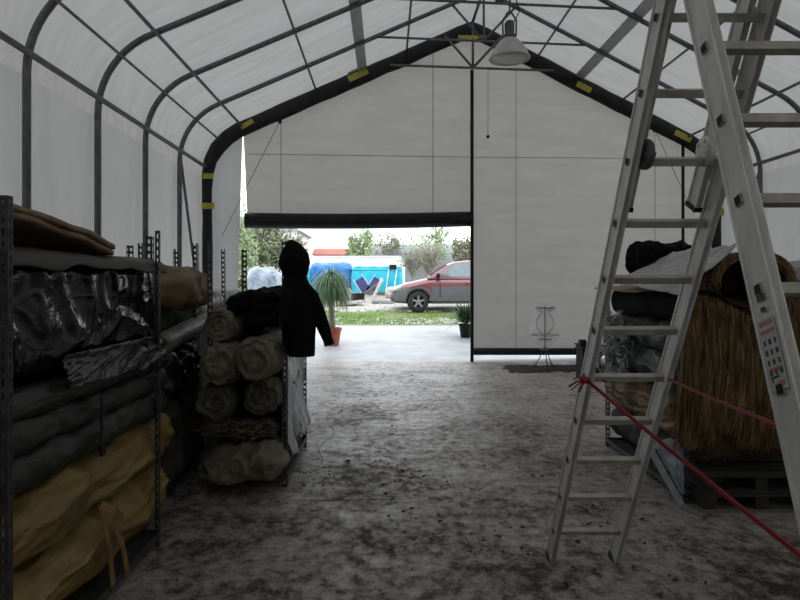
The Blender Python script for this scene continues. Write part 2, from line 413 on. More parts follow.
# end frame, bound in black plastic
p = profile(-.02, 10)
mb = MB()
pts = [fr(s, w, h, YE - .02) for s, w, h in arch_path(-.04)]
def band(mb, pts, wid, dep, seed):
    nseg = 70; L = [0]
    for a, b in zip(pts, pts[1:]): L.append(L[-1] + (b - a).length)
    def pos(t):
        d = t * L[-1]
        for i in range(len(pts) - 1):
            if d <= L[i + 1] + 1e-6:
                return pts[i].lerp(pts[i + 1], (d - L[i]) / (L[i + 1] - L[i]))
        return pts[-1]
    cen = Vector((XR, YE, 3.2)); ring = 10; vs = []
    for k in range(nseg + 1):
        t = k / nseg; c = pos(t); tg = (pos(min(1, t + .012)) - pos(max(0, t - .012))).normalized()
        yy = Vector((SK, 1, 0)).normalized(); nn = tg.cross(yy).normalized()
        if (nn.dot(c - cen)) < 0: nn = -nn
        # legs are thin, the roof band is deep
        f = max(0, min(1, (c.z - 3.4) / .9)); w = wid[0] + (wid[1] - wid[0]) * f
        cc = c - nn * (.03 * f)
        for q in range(ring):
            th = 2 * math.pi * q / ring
            d = nn * math.cos(th) * w / 2 + yy * math.sin(th) * dep / 2
            vs.append(cc + d * (1 + .16 * mn.noise((cc + d) * 4 + Vector((seed, 0, 0)))))
    fs = [(k * ring + q, k * ring + (q + 1) % ring, (k + 1) * ring + (q + 1) % ring, (k + 1) * ring + q) for k in range(nseg) for q in range(ring)]
    mb.add(vs, fs)
band(mb, pts, (.20, .31), .17, 3)
endf = trim(mb, M['wrap'], 'end arch wrapped in black plastic, around the far door curtains', 'tent arch')
collar(YE - .12, endf, .026, .86)
for (x, y, w, h, tlt, m) in ((358, 75, .46, .17, 25, 'tape'), (247, 124, .30, .12, 30, 'tape'), (584, 87, .36, .15, -27, 'tape'), (683, 136, .40, .16, -27, 'tape'),
                          (472, 37, .62, .09, 0, 'tape'), (208, 176, .22, .14, 0, 'tape'), (208, 206, .27, .16, 0, 'tape'), (719, 212, .22, .2, 0, 'tape'),
                          (356, 68, .42, .16, 25, 'tapegrey')):
    c = endp(x, y, -.13)
    MB().box(c, (w * .9, .03, h * .72), Matrix.Rotation(R(-tlt), 3, 'Y')).build('tape_patch', M[m], endf)
# purlins
def purlin(sgn, w, h, r, label):
    q0 = fr(sgn, w, h, YS + .1); q1 = fr(sgn, w, h, YE - .05)
    trim(MB().tube([q0, q1], r, 8), M['steel'], label, 'purlin')
for sg, sd in ((-1, 'left'), (1, 'right')):
    purlin(sg, HW - .05, 3.835, .034, 'grey eave rail along the %s fabric wall' % sd)
    purlin(sg, 5.0 - .03, hprof(5.0) - .02, .018, 'thin grey rail in the %s roof curve just above the eave rail' % sd)
    purlin(sg, 4.555, hprof(4.555) - .045, .024, 'grey rail along the %s roof where the curve ends' % sd)
    purlin(sg, 3.12, hprof(3.12) + .0, .02, 'grey rail along the middle of the %s roof slope' % sd)
    purlin(sg, 1.34, hprof(1.34) + .0, .02, 'grey rail high on the %s roof slope near the ridge' % sd)
    q0 = fr(sg, 2.22, hprof(2.22) + .03, YS + .1); q1 = fr(sg, 2.22, hprof(2.22) + .03, YE - .1)
    trim(MB().beam(q0, q1, .19, .012, (1, 0, -sg * SL)), M['steel_light'], 'pale grey flat strip along the upper %s roof slope' % sd, 'roof strip', False)
purlin(1, 0, HR + .03, .03, 'grey ridge rail along the top of the tent roof')
# wind bracing rods
trim(MB().tube([fr(-1, HW - .02, 3.7, arch_y[1]), fr(-1, HW - .02, .6, YE - .2)], .026, 8), M['steel'], 'slanting grey brace tube at the far end of the left wall', 'brace')
trim(MB().tube([fr(1, HW - .02, 3.7, arch_y[1]), fr(1, HW - .02, .6, YE - .2)], .026, 8), M['steel'], 'slanting grey brace tube at the far end of the right wall', 'brace')
trim(MB().tube([at(690, 92, 11.4) + Vector((0, .9, 0)), at(706, 300, 12.4)], .001, 4), M['steel'], 'thin steel cable hanging by the right end of the door curtains', 'cable')
# lower seam rail on the walls
for sg, sd in ((-1, 'left'), (1, 'right')):
    trim(MB().tube([fr(sg, HW + .03, 1.78, YS + .2), fr(sg, HW + .03, 1.78, YE - .1)], .012, 6), M['steel'], 'thin horizontal wire along the lower %s wall' % sd, 'wire')

# ------------------------------------------------------------------ end wall and door curtains
def sheet(xa, xb, htop, hbot, dy, nu, nv, seed):
    def fn(u, v):
        x = xa(v) + (xb(v) - xa(v)) * u if callable(xa) else xa + (xb - xa) * u
        w = abs(x - XR); top = htop(w)
        b = hbot(u) if callable(hbot) else hbot
        z = b + (top - b) * v
        y = YE + SK * (x - XR) + dy
        wv = .03 * mn.noise(Vector((x * .7, z * .35, seed))) + .012 * mn.noise(Vector((x * .5, z * 3.5, seed + 5)))
        return (x, y + wv, z)
    return fn
topfn = lambda w: hprof(min(w, HW - .001), .072)
xL = endp(247.5, 200, .13).x; xM = endp(472, 200, .13).x
zroll = endp(300, 220, .13).z
cur = thing('roll_up_door_curtain', (endp(360, 220, .13).x, YE + .13, zroll), 'off-white left door curtain raised on its black roll above the bright opening', 'curtain')
MB().grid(sheet(lambda v: xL - .09 * v, lambda v: xM, topfn, zroll, .13, 30, 30, 1), 40, 44).build('curtain_sheet', M['end'], cur, True)
a, b = endp(245, 220.5, .10), endp(471, 219, .10)
mb = MB(); mb.tube([a.lerp(b, t / 14) + Vector((0, 0, -.03 * math.sin(math.pi * t / 14) + .012 * mn.noise(Vector((t, 2, 1))))) for t in range(15)], .155, 14)
rollo = mb.build('rolled_hem', M['wrap'], cur, True)
mb = MB(); ya = endp(300, 157, .10)
mb.tube([endp(249, 154, .11), endp(471, 157, .11)], .006, 5); mb.build('seam', M['tapegrey'], cur)
for (x, y0, y1) in ((281, 121, 214), (433, 52, 213)):
    MB().tube([endp(x, y0, .02), endp(x, y1, .02)], .006, 5).build('cord', M['wire'], cur)
MB().tube([endp(280, 121, .0), endp(222, 236, .0)], .006, 5).build('cord', M['wire'], cur)
MB().box(endp(280, 121, -.02), (.06, .05, .09)).build('pulley', M['black'], cur)

xR2 = XR + HW - .02
zb = endp(520, 351, .14).z
cur2 = thing('roll_up_door_curtain', (endp(590, 350, .14).x, YE + .5, zb), 'off-white right door curtain lowered almost to the floor, black hem', 'curtain')
MB().grid(sheet(xM, xR2, topfn, zb, .14, 30, 30, 9), 44, 50).build('curtain_sheet', M['end'], cur2, True)
MB().tube([endp(472, 351.5, .13), endp(600, 351.5, .13), endp(716, 350.5, .13)], .075, 10).build('rolled_hem', M['wrap'], cur2, True)
MB().tube([endp(473, 157, .12), endp(716, 159, .12)], .006, 5).build('seam', M['tapegrey'], cur2)
for (x, y0, y1) in ((488, 68, 136), (516, 60, 348), (655, 134, 300)):
    MB().tube([endp(x, y0, .03), endp(x, y1, .03)], .005, 5).build('cord', M['wire'], cur2)
MB().lathe([(0, -.03), (.03, -.02), (.035, .02), (0, .05)], endp(488, 137, .03), 10).build('cord_weight', M['black'], cur2, True)
MB().tube([endp(655, 130, .0), endp(694, 215, .0)], .006, 5).build('cord', M['wire'], cur2)
MB().box(endp(655, 130, -.02), (.06, .05, .09)).build('pulley', M['black'], cur2)
# left strip of the end wall
SX0, SX1 = endp(235.5, 360, .12).x, endp(243, 133, .12).x
def strip(u, v):
    xr = SX0 + (SX1 - SX0) * min(1, v / .98)
    xl = XR - HW + .0
    x = xl + (xr - xl) * u
    top = hprof(min(abs(x - XR), HW - .001), .06)
    z = top * v
    return (x, YE + SK * (x - XR) + .12 + .03 * math.sin(u * 9 + v * 2) * (1 - .5 * v), z)
struct('wall_back', MB().grid(strip, 14, 30), M['wall'], 'narrow white fabric strip of the end wall left of the raised curtain', 'tent wall', True)
# wall behind the viewer
def wback(u, v):
    x = XR - HW + 2 * HW * u
    return (x, YS + SK * (x - XR) + .05, (HR if abs(x - XR) < .01 else hprof(min(abs(x - XR), HW - .001))) * v)
struct('wall_front', MB().grid(wback, 40, 10), M['end'], 'white fabric end wall behind the viewer', 'tent wall', True)
# door pole and right brace rod
trim(MB().tube([endp(472, 70, .0), Vector((endp(472, 300, 0).x, endp(472, 300, 0).y, 0))], .035, 8), M['blackpole'], 'black upright pole where the two door curtains meet', 'pole')
q = endp(683, 140, -.05)
trim(MB().tube([q, Vector((q.x, q.y, 0))], .032, 8), M['blackpole'], 'thin black upright rod left of the right end-arch leg', 'rod')

# ------------------------------------------------------------------ ground
gz = lambda y: 0 if y < 12.6 else (.09 * (y - 12.6) if y < 28 else 1.386)
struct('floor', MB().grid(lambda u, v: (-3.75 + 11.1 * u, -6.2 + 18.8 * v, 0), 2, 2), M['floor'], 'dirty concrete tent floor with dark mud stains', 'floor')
struct('ground', MB().grid(lambda u, v: (-30 + 60 * u, 12.6 + 4.6 * v, gz(12.6 + 4.6 * v)), 2, 6), M['apron'], 'pale wet concrete apron sloping up outside the door', 'ground')
mb = MB(); mb.beam((-30, 17.27, gz(17.27) - .05), (30, 17.27, gz(17.27) - .05), .10, .12, (0, 1, 0)); struct('ground_kerb', mb, M['kerb'], 'low concrete kerb between apron and lawn', 'kerb')
struct('ground_earth', MB().grid(lambda u, v: (-30 + 60 * u, 17.34 + 2.9 * v, gz(17.34 + 2.9 * v) - .005), 4, 4), M['meadow'], 'strip of earth under the grass outside', 'ground')
def grav(u, v):
    y = 20.24 + 80 * v * v if v > .01 else 20.24
    return (-60 + 120 * u, y, gz(y) + (.02 * mn.noise(Vector((u * 300, y * 2, 0)))))
struct('ground_gravel', MB().grid(grav, 160, 40), M['gravel'], 'grey gravel yard under the car and rubbish', 'ground')
# margins beside the tent
for sx, nm in ((-1, 'left'), (1, 'right')):
    x0 = -3.75 if sx < 0 else 7.35
    struct('ground_margin', MB().grid(lambda u, v: (x0 + sx * 26 * u, -14 + 26.6 * v, -.01), 1, 1), M['gravel'], 'earth outside the tent along its %s wall' % nm, 'ground')
# grass blades
mb = MB(); rg = random.Random(3)
for k in range(9000):
    x = rg.uniform(-4.5, 5.5); y = rg.uniform(17.45, 20.3)
    keep = mn.noise(Vector((x * .6, y * 1.3, 4)))
    if keep < -.12 - (.0 if x < 1.2 else -.22 * (y < 18.6)): continue
    z = gz(y); h = rg.uniform(.03, .10); a = rg.uniform(0, math.pi); w = .012
    dx, dy = math.cos(a) * w, math.sin(a) * w; lx, ly = rg.uniform(-.04, .04), rg.uniform(-.04, .04)
    mb.add([(x - dx, y - dy, z - .01), (x + dx, y + dy, z - .01), (x + lx, y + ly, z + h)], [(0, 1, 2)])
tag(mb.build('lawn_grass', M['grass']), 'strip of short green grass between kerb and gravel', 'grass', kind='stuff')
mb = MB()
for k in range(1500):
    x = rg.uniform(-4, 5); y = rg.uniform(17.4, 18.5) if k % 3 else rg.uniform(20.2, 24)
    if k % 3 and (x < .6 and rg.random() < .6): continue
    if y > 19.4 and 0 < x < 5: continue
    r = rg.uniform(.012, .05)
    mb.bale((x, y, gz(y) + r * .3), (2 * r, 1.6 * r, 1.2 * r), r * .5, 0, 1, k, 2)
tag(mb.build('gravel_stones', M['rubblewhite'], None), 'loose pale stones scattered over the yard edge', 'gravel', kind='stuff')
# dirt bank by the right curtain
def dirt(u, v):
    x = 1.6 + 5.3 * u; y = 10.55 + 1.8 * v + .1 * (x - 1.75)
    e = min(u * 5, v * 2.6, (1 - v) * 2.6, 1, (1 - u) * 10)
    return (x, y, -.05 + .088 * e + .03 * mn.fractal(Vector((x * 2.2, y * 2.2, 3)), .8, 2, 4))
struct('floor_soil', MB().grid(dirt, 150, 60), M['soil'], 'dark strip of soil on the floor before the lowered curtain', 'soil', True)
struct('floor_joint', MB().tube([(-.80 + .1 * t, 4.55 + .004 * t + .012 * mn.noise(Vector((t * .6, 1, 1))), -.001) for t in range(11)], [.002 + .003 * abs(mn.noise(Vector((t * .9, 2, 5)))) for t in range(11)], 6), M['soil'], 'dark straight joint line across the concrete floor', 'floor joint')
# litter trodden into the floor
mb = MB()
for k in range(900):
    y = rg.uniform(2.4, 11) if k % 3 else rg.uniform(2.6, 5.5)
    x = rg.uniform(-.75, 2.0) if k % 4 else rg.uniform(-1.2, 3.2)
    if mn.noise(Vector((x * 1.1, y * .9, 8))) < -.05: continue
    r = rg.uniform(.004, .017) * (1.6 if rg.random() < .08 else 1); a = rg.uniform(0, 6.28)
    pts = []
    for q in range(5):
        rr = r * rg.uniform(.4, 1.5); pts.append((x + rr * math.cos(a + q * 1.257), y + rr * math.sin(a + q * 1.257) * .9, rg.uniform(.003, .014)))
    pts.append((x, y, r * .8 + .004))
    mb.add(pts, [(q, (q + 1) % 5, 5) for q in range(5)])
tag(mb.build('floor_litter', M['soil']), 'dark clods and leaf scraps scattered over the concrete floor', 'litter', kind='stuff')

# ------------------------------------------------------------------ lamp
LY = arch_y[3] + SK * (1.62 - XR)
lp = at(509.5, 59, LY)
lamp = thing('high_bay_lamp', lp, 'grey bell-shaped industrial lamp hanging under the tent ridge', 'lamp')
mb = MB(); prof = [(.265, 0), (.268, .012), (.25, .03), (.225, .10), (.18, .17), (.125, .23), (.085, .265), (.075, .27)]
mb.lathe(prof + [(r - .008, z) for r, z in reversed(prof)] + prof[:1], lp, 36, None, False); mb.build('shade', M['lampshade'], lamp, True)
MB().lathe([(0, -.012), (.12, -.008), (.255, .004), (.255, .012), (0, .012)], lp, 36).build('lens', M['lens'], lamp, True)
MB().lathe([(.085, .26), (.088, .30), (.062, .33), (.066, .46), (.05, .49), (.03, .50), (.0, .50)], lp, 20).build('housing', M['lampdark'], lamp, True)
mb = MB()
for sg in (-1, 1): mb.tube([lp + Vector((sg * .085, 0, .30)), lp + Vector((sg * .09, 0, .5)), lp + Vector((sg * .03, 0, .60)), lp + Vector((0, 0, .62))], .012, 6)
mb.build('bracket', M['lampdark'], lamp)
MB().tube([lp + Vector((0, 0, .62)), lp + Vector((.02, 0, 1.0)), Vector((lp.x, lp.y, HT))], .012, 6).build('suspension_cable', M['lampdark'], lamp)
MB().tube([lp + Vector((.04, 0, .45)), lp + Vector((.13, 0, .62)), lp + Vector((.05, 0, .9)), Vector((lp.x + .04, lp.y, HT))], .008, 6).build('power_cord', M['black'], lamp)

# ------------------------------------------------------------------ ladder
lad = thing('combination_ladder', (1.15, 2.2, 0), 'tall grey aluminium ladder standing open as an A-frame at right', 'ladder')
TH1, TH2, SP = R(28), R(20.6), .265
ua = Vector((.012, -math.sin(TH1), math.cos(TH1)))
na = Vector((0, math.cos(TH1), math.sin(TH1)))      # away from the viewer, upwards
O1 = Vector((0, 3.58, 0))
ST_W, ST_D = .028, .098
def stile(p, q, w=ST_W, d=ST_D, name='stile', cap=True):
    mb = MB(); p, q = Vector(p), Vector(q); u = (q - p).normalized(); n = u.cross(Vector((1, 0, 0))).normalized()
    # I-shaped aluminium section: web with two flanges turned inward
    mb.beam(p, q, w * .7, d, (1, 0, 0))
    for sg in (-1, 1): mb.beam(p + n * (sg * (d / 2 - .006)), q + n * (sg * (d / 2 - .006)), w, .012, (1, 0, 0))
    return mb.build(name, M['alu'], lad)
def rung(c, hw, u, n, name='rung'):
    mb = MB(); a, b = c - Vector((hw, 0, 0)), c + Vector((hw, 0, 0))
    mb.beam(a, b, .030, .030, n)
    mb.mi = 1  # black end squares paint the shade inside the open rung tubes
    for s_, e in ((-1, a), (1, b)): mb.beam(e + Vector((s_ * .0005, 0, 0)), e + Vector((s_ * .002, 0, 0)), .025, .025, n)
    return mb.build(name, [M['alu_rung'], M['black']], lad)
L1 = 3.13
X1a, X1b = .947, 1.313
sl_ = stile(O1 + Vector((X1a, 0, 0)), O1 + Vector((X1a, 0, 0)) + ua * L1)
sr_ = stile(O1 + Vector((X1b, 0, 0)), O1 + Vector((X1b + .0, 0, 0)) + (ua + Vector((.004, 0, 0))) * L1)
for k in range(11):
    d = .24 + k * SP
    c = O1 + Vector(((X1a + X1b) / 2, 0, 0)) + ua * d
    rung(c, (X1b - X1a) / 2 + ST_W / 2 + .001, ua, na)
for X in (X1a, X1b):
    p0 = O1 + Vector((X, 0, 0)) + ua * -.0
    mb = MB().beam(p0 + ua * -.012, p0 + ua * .03, .031, .100, (1, 0, 0)); mb.build('rubber_foot', M['rack'], lad)
# upper section slid inside the lower one
d0 = 2.16
for X, sg in ((X1a, 1), (X1b, -1)):
    base = O1 + Vector((X + sg * .040, 0, 0)) + na * .055
    stile(base + ua * d0, base + ua * L1, .026, .085)
    MB().beam(base + ua * (d0 - .02), base + ua * d0, .032, .092, (1, 0, 0)).build('end_cap', M['black'], lad)
    h = base + ua * (d0 + .235) + Vector((-.024 if sg < 0 else .006, 0, 0)) - na * (.03 if sg < 0 else .075)
    mb = MB().lathe([(0, -.014), (.055, -.014), (.060, -.008), (.060, .008), (.055, .014), (0, .014)], h, 24, (1, 0, 0))
    for q in range(5):
        t = 2 * math.pi * q / 5
        mb.lathe([(0, -.02), (.008, -.02), (.008, .02), (0, .02)], h + (ua * math.cos(t) + na * math.sin(t)) * .042, 8, (1, 0, 0))
    mb.build('hinge_plate', M['alu'] if sg < 0 else M['lampdark'], lad, True)
# front leg of the A-frame
ub = Vector((0, math.sin(TH2), math.cos(TH2))); nb = Vector((0, -math.cos(TH2), math.sin(TH2)))
O2 = Vector((0, 1.045, 0)); X2a, X2b = 1.0, 1.395; L2 = 2.80 / math.cos(TH2) + .02
s2 = stile(O2 + Vector((X2a, 0, 0)), O2 + Vector((X2a, 0, 0)) + ub * L2, .03, .104)
stile(O2 + Vector((X2b, 0, 0)), O2 + Vector((X2b, 0, 0)) + ub * L2, .03, .104)
for X in (X2a, X2b): MB().beam(O2 + Vector((X, 0, 0)) + ub * .005, O2 + Vector((X, 0, 0)) + ub * .07, .036, .112, (1, 0, 0)).build('rubber_foot', M['black'], lad)
h0 = 1.583
for k in range(-6, 5):
    H = h0 + k * SP * math.cos(TH2)
    if H < .08 or H > 2.72: continue
    rung(O2 + Vector(((X2a + X2b) / 2, 0, 0)) + ub * (H / math.cos(TH2)), (X2b - X2a) / 2 + .017, ub, nb)
for X in (X2a + .035, X2b - .035):
    h = Vector((X, O2.y + math.tan(TH2) * 2.80, 2.80))
    MB().lathe([(0, -.016), (.07, -.016), (.075, 0), (.07, .016), (0, .016)], h, 24, (1, 0, 0)).build('hinge_plate', M['alu'], lad, True)
# instruction sticker on the left stile of the front leg
def lab(d, e, w, h, m, mb):
    """patch on the outer side: d along the stile, e across it"""
    c = O2 + Vector((X2a - .0155, 0, 0)) + ub * d + nb * e
    mb.mi = m; mb.beam(c - ub * (h / 2), c + ub * (h / 2), w, .0006 + .0004 * m, nb)
mb = MB()
dA = [(1.6 - (y - CY) / F * Z) / math.cos(TH2) for y, Z in ((318, 1.64), (390, 1.545))]
dt, db_ = dA[0] , dA[1]
lab((dt + db_) / 2, -.0, .074, dt - db_, 0, mb)
lab(dt - .012, 0, .06, .013, 1, mb); lab(dt - .034, 0, .064, .010, 1, mb); lab(dt + (db_ - dt) * .72, 0, .055, .012, 1, mb); lab(db_ + .016, .01, .03, .012, 1, mb)
for r_ in range(4):
    for c_ in range(3):
        lab(dt - .062 - r_ * .026, -.022 + c_ * .022, .009 + .003 * ((r_ + c_) % 2), .014, 2, mb)
lab(db_ + .034, -.01, .035, .006, 2, mb); lab(db_ + .026, -.022, .006, .012, 2, mb)
mb.build('instruction_sticker', [M['stickerwhite'], M['stickerred'], M['stickerblack']], s2)
mb = MB(); lab(dt + .06, 0, .03, .022, 2, mb); lab(dt + .025, 0, .018, .012, 2, mb)
mb.build('small_sticker', [M['stickerwhite'], M['stickerred'], M['stickerblack']], s2)
# red strap
A0 = O1 + Vector((X1a - .02, -.02, 0)) + ua * (.24 + 4 * SP)
B0 = O2 + Vector((X2b, 0, 0)) + ub * (.61 / math.cos(TH2))
C0 = O1 + Vector((X1b, -.06, 0)) + ua * (.24 + 4 * SP)
D0 = O2 + Vector((X2a, .05, 0)) + ub * (1.237 / math.cos(TH2))
st = thing('strap', tuple(A0), 'red webbing strap tied round the ladder legs to hold them apart', 'strap')
def rib(mb, pts, w, t, side):
    for a, b in zip(pts, pts[1:]): mb.beam(a, b, w, t, side)
def sagline(a, b, s_, n=12): return [a.lerp(b, i / n) - Vector((0, 0, s_ * math.sin(math.pi * i / n))) for i in range(n + 1)]
mb = MB(); rib(mb, sagline(A0, B0, .012), .014, .008, (0, 0, 1)); mb.build('webbing', M['strap_red'], st)
mb = MB(); rib(mb, sagline(C0, D0, .004), .010, .006, (0, 0, 1)); mb.build('webbing', M['strap_red'], st)
mb = MB(); kn = A0 + Vector((-.005, -.03, -.005))
mb.bale(kn, (.05, .05, .035), .016, .012, 20, 2, 8)
for q in range(7):
    a = rg.uniform(2.2, 4.4); mb.tube([kn, kn + Vector((math.cos(a) * .05, -.02, math.sin(a) * .03)), kn + Vector((math.cos(a) * .085, -.02, math.sin(a) * .04 - .02))], .003, 4)
mb.tube([kn, kn + Vector((.03, .12, 0)), kn + Vector((.09, .1, 0)), kn + Vector((.1, .0, -.01))], .006, 5)
mb.build('knot', M['strap_red'], st, True)

# ------------------------------------------------------------------ racks
def post_mb(h, sx, sy, w=.042, e=.011):
    """slotted angle upright: two flanges pierced by rows of slots"""
    mb = MB(); t = .003
    for axis in (0, 1):
        sg = sx if axis == 0 else sy
        def bx(o, wd, z0, z1):
            c = [0, 0, (z0 + z1) / 2]; d = [t, t, z1 - z0]; c[axis] = sg * (o + wd / 2); d[axis] = wd
            mb.box(c, d)
        bx(0, e, 0, h); bx(w - e, e, 0, h)
        k = 0
        while k * .05 < h:
            bx(e, w - 2 * e, k * .05, min(h, k * .05 + .022)); k += 1
    return mb
def rack(label, xs, ys, H, mat_='rack', shelves=(.06,), skip=(), lean=0, group=None, w=.042, e=.011):
    x0, x1 = xs; y0, y1 = ys
    t = thing('slotted_angle_rack', ((x0 + x1) / 2, (y0 + y1) / 2, 0), label, 'rack', group)
    for x, sx in ((x0, 1), (x1, -1)):
        for y, sy in ((y0, 1), (y1, -1)):
            if (x, y) in skip: continue
            o = post_mb(H, sx, sy, w, e).build('post', M[mat_], t)
            o.matrix_parent_inverse = Matrix.Identity(4)
            o.location = Vector((x, y, 0)) - t.location
            if lean: o.rotation_euler = (0, R(-lean), 0)
    for z in shelves:
        for x in (x0, x1): MB().beam((x, y0, z), (x, y1, z), .006, .04, (1, 0, 0)).build('shelf_rail', M[mat_], t)
        for y in (y0, y1): MB().beam((x0, y, z), (x1, y, z), .006, .04, (0, 1, 0)).build('shelf_rail', M[mat_], t)
        MB().box(((x0 + x1) / 2, (y0 + y1) / 2, z - .004), (x1 - x0 - .012, y1 - y0 - .012, .016)).build('shelf_board', M['wooddark'], t)
    return t
def item(name, label, cat, mb, m, group=None, smooth=True):
    return tag(mb.build(name, m, None, smooth), label, cat, group)

# rack at the left front: yellow sacks, olive rolls, black wrapped bale
rack('grey slotted-angle rack at the left front, holding yellow sacks', (-2.12, -1.38), (2.26, 3.79), 1.92, shelves=(.07,), w=.032, e=.0115)
CRY = ((.022, (2.2, 1.1, 5), 4), (.012, (5, 3, 9), 4))
ys1 = item('sack', 'long yellow woven sack on the bottom of the left front rack', 'sack', MB().bale((-1.745, 3.15, .255), (.63, 2.14, .31), .13, .03, 3, 1, 54, 0, cr=CRY), M['yellow'], 'yellow sacks in the left front rack')
ys2 = item('sack', 'yellow woven sack with a loose strap, directly under the olive rolls', 'sack', MB().bale((-1.745, 3.18, .59), (.63, 2.18, .31), .13, .03, 3, 2, 54, 0, cr=CRY), M['yellow'], 'yellow sacks in the left front rack')
mb = MB()
for (xa, ya, xb, yb) in ((101, 505, 113, 585), (113, 520, 128, 575), (101, 505, 122, 518)):
    YY = 3.05; sx = -1.375
    def onface(x, y): Y = sx * F / (x - CX); return Vector((sx, Y, HC - (y - CY) * Y / F))
    pa, pb = onface(xa, ya), onface(xb, yb)
    mb.beam(pa, pa.lerp(pb, .5) + Vector((.012, 0, 0)), .045, .004, (0, 1, 0)); mb.beam(pa.lerp(pb, .5) + Vector((.012, 0, 0)), pb, .045, .004, (0, 1, 0))
mb.build('strap', M['yellowstrap'], ys2)
olab = ['olive grey rolled tarpaulin lowest on the yellow sacks, left front rack', 'olive grey rolled tarpaulin between two others in the left front rack', 'olive grey rolled tarpaulin just under the shiny black bale']
for k, (x, z, r) in enumerate(((-1.49, .845, .082), (-1.495, .985, .076), (-1.485, 1.108, .062))):
    o = item('tarpaulin_roll', olab[k], 'tarpaulin', MB().roll((x, 2.12, z), (x, 4.0 + .05 * k, z), r, k, 60, 30, .14, .22), M['olive'], 'olive tarpaulin rolls in the left front rack')
    if k == 1:
        mb = MB(); q = Vector((-1.385, 3.0, 0))
        for zz in ((1.05, .97), (.97, .88), (.88, .80)): mb.beam(q + Vector((.005, 0, zz[0])), q + Vector((.008, .01, zz[1])), .028, .004, (0, 1, 0))
        mb.box(q + Vector((.012, .005, .79)), (.012, .05, .05)); mb.build('strap', M['black'], o)
item('tarpaulin_bundle', 'dark folded tarpaulin behind the olive rolls in the left front rack', 'tarpaulin', MB().bale((-1.84, 3.05, .97), (.44, 1.80, .40), .1, .02, 3, 5, 16), M['olive'])
bb = item('wrapped_bale', 'big bale in shiny black plastic on top of the left front rack', 'bale', MB().bale((-1.755, 3.03, 1.465), (.62, 1.86, .53), .10, .022, 2.2, 6, 90, 0, cr=((.020, (1.0, 1.3, 2.2), 6), (.016, (2.5, 3.2, 1.6), 9), (.006, (6, 5, 9), 6))), M['blackfilm'])
mb = MB()
def flap(u, v):
    Y = 2.70 + 1.15 * u; z = 1.285 - (.15 + .05 * mn.noise(Vector((Y * 3, 1, 4)))) * v
    n_ = mn.noise(Vector((Y * 5, v * 3, 2))); e = abs(mn.noise(Vector((Y * 9 + v * 3, v * 4 + Y * 4, 7)))); g_ = abs(mn.noise(Vector((Y * 22 + v * 9, v * 8, 3))))
    return (-1.405 + .03 * v * v + .025 * n_ + .035 * (.4 - e) + .008 * (.4 - g_), Y, z + .012 * n_)
mb.slab(flap, 110, 24, (-.004, 0, 0)); mb.build('plastic_film', M['silverfilm'], bb, True)
def dustcover(u, v):
    Y = 2.12 + 1.80 * u; t = v * 1.0
    n_ = mn.noise(Vector((Y * 4, t * 2, 6)))
    if t < .6: return (-2.0 + .56 * t / .6, Y, 1.765 + .012 * n_ - .03 * (t / .6) ** 4)
    k = (t - .6) / .4
    return (-1.44 + .055 * math.sin(k * 1.5) + .012 * n_, Y, 1.735 - (.065 + .03 * mn.noise(Vector((Y * 2.3, 3, 1))) + .04 * n_) * k ** 1.3 + .012 * n_)
MB().slab(dustcover, 60, 24, (-.004, 0, -.004)).build('dusty_cover_sheet', M['dusty'], bb, True)
# brown sheets on top of the black bale
def sheetpile(u, v, dz):
    Y = 2.15 + 1.15 * u; x = -2.05 + .60 * v
    z = 1.80 + .12 * (1 - u) * (1.1 - .25 * v) - .05 * max(0, u - .8) * 5 * .6 + .014 * mn.noise(Vector((Y * 4, x * 4, dz * 60)))
    return (x + .02 * mn.noise(Vector((Y * 5, 1, dz * 90))) + .03 * dz * 10, Y, z + dz)
for k, lb in enumerate(('upper folded brown burlap sheet on the black plastic bale', 'lower folded brown burlap sheet resting on the black plastic bale')):
    dz = .0 if k else .030
    item('burlap_sheet', lb, 'burlap', MB().slab(lambda u, v: sheetpile(u, v, dz), 26, 14, (0, 0, -.024)), M['burlap'], 'burlap sheets on the black bale')

# rack behind it along the wall
rack('grey slotted-angle rack by the left wall behind the black bale', (-2.2, -1.61), (4.26, 5.30), 1.92, shelves=(.07,), skip=((-2.2, 4.26),))
rack('leaning slotted-angle rack by the left wall, farther bay with white wrap', (-2.16, -1.64), (5.45, 6.4), 1.95, shelves=(.07,), lean=.6)
item('sack', 'bulging brown paper sack behind the black bale, left of the beige rolls', 'sack', MB().bale((-1.72, 4.86, 1.565), (.58, .66, .29), .14, .04, 4, 11, 26, .02, (4, 4, 6)), M['brownsack'])
item('cloth_roll', 'long pale grey roll pointing at the door beneath the brown sack', 'roll', MB().roll((-1.60, 4.36, 1.16), (-1.64, 5.75, 1.27), .075, 12, 30, 24, .05, .07), M['greyroll'])
item('wrapped_bale', 'dark crumpled plastic bundle low in the rack below the pale grey roll', 'bale', MB().bale((-1.80, 4.83, .93), (.50, .96, .34), .12, .05, 5, 13, 30, .04, (5, 4, 6)), M['blackfilm'])
item('tarpaulin_bundle', 'black tarpaulin bundle directly under the brown paper sack', 'tarpaulin', MB().bale((-1.88, 4.85, 1.25), (.36, .85, .27), .1, .03, 4, 14, 16), M['darkcloth'])
item('tarpaulin_bundle', 'dark brown bundle on the rack bottom between yellow sacks and beige rolls', 'tarpaulin', MB().bale((-1.84, 4.86, .42), (.56, 1.02, .64), .16, .05, 4, 15, 24, .03, (4, 4, 7)), M['darkcloth'])
item('wrapped_bale', 'pale grey wrapped bale standing by the left wall behind the beige rolls', 'bale', MB().bale((-1.90, 5.92, .80), (.46, .86, 1.44), .12, .03, 3, 16, 22, .02), M['greyroll'])
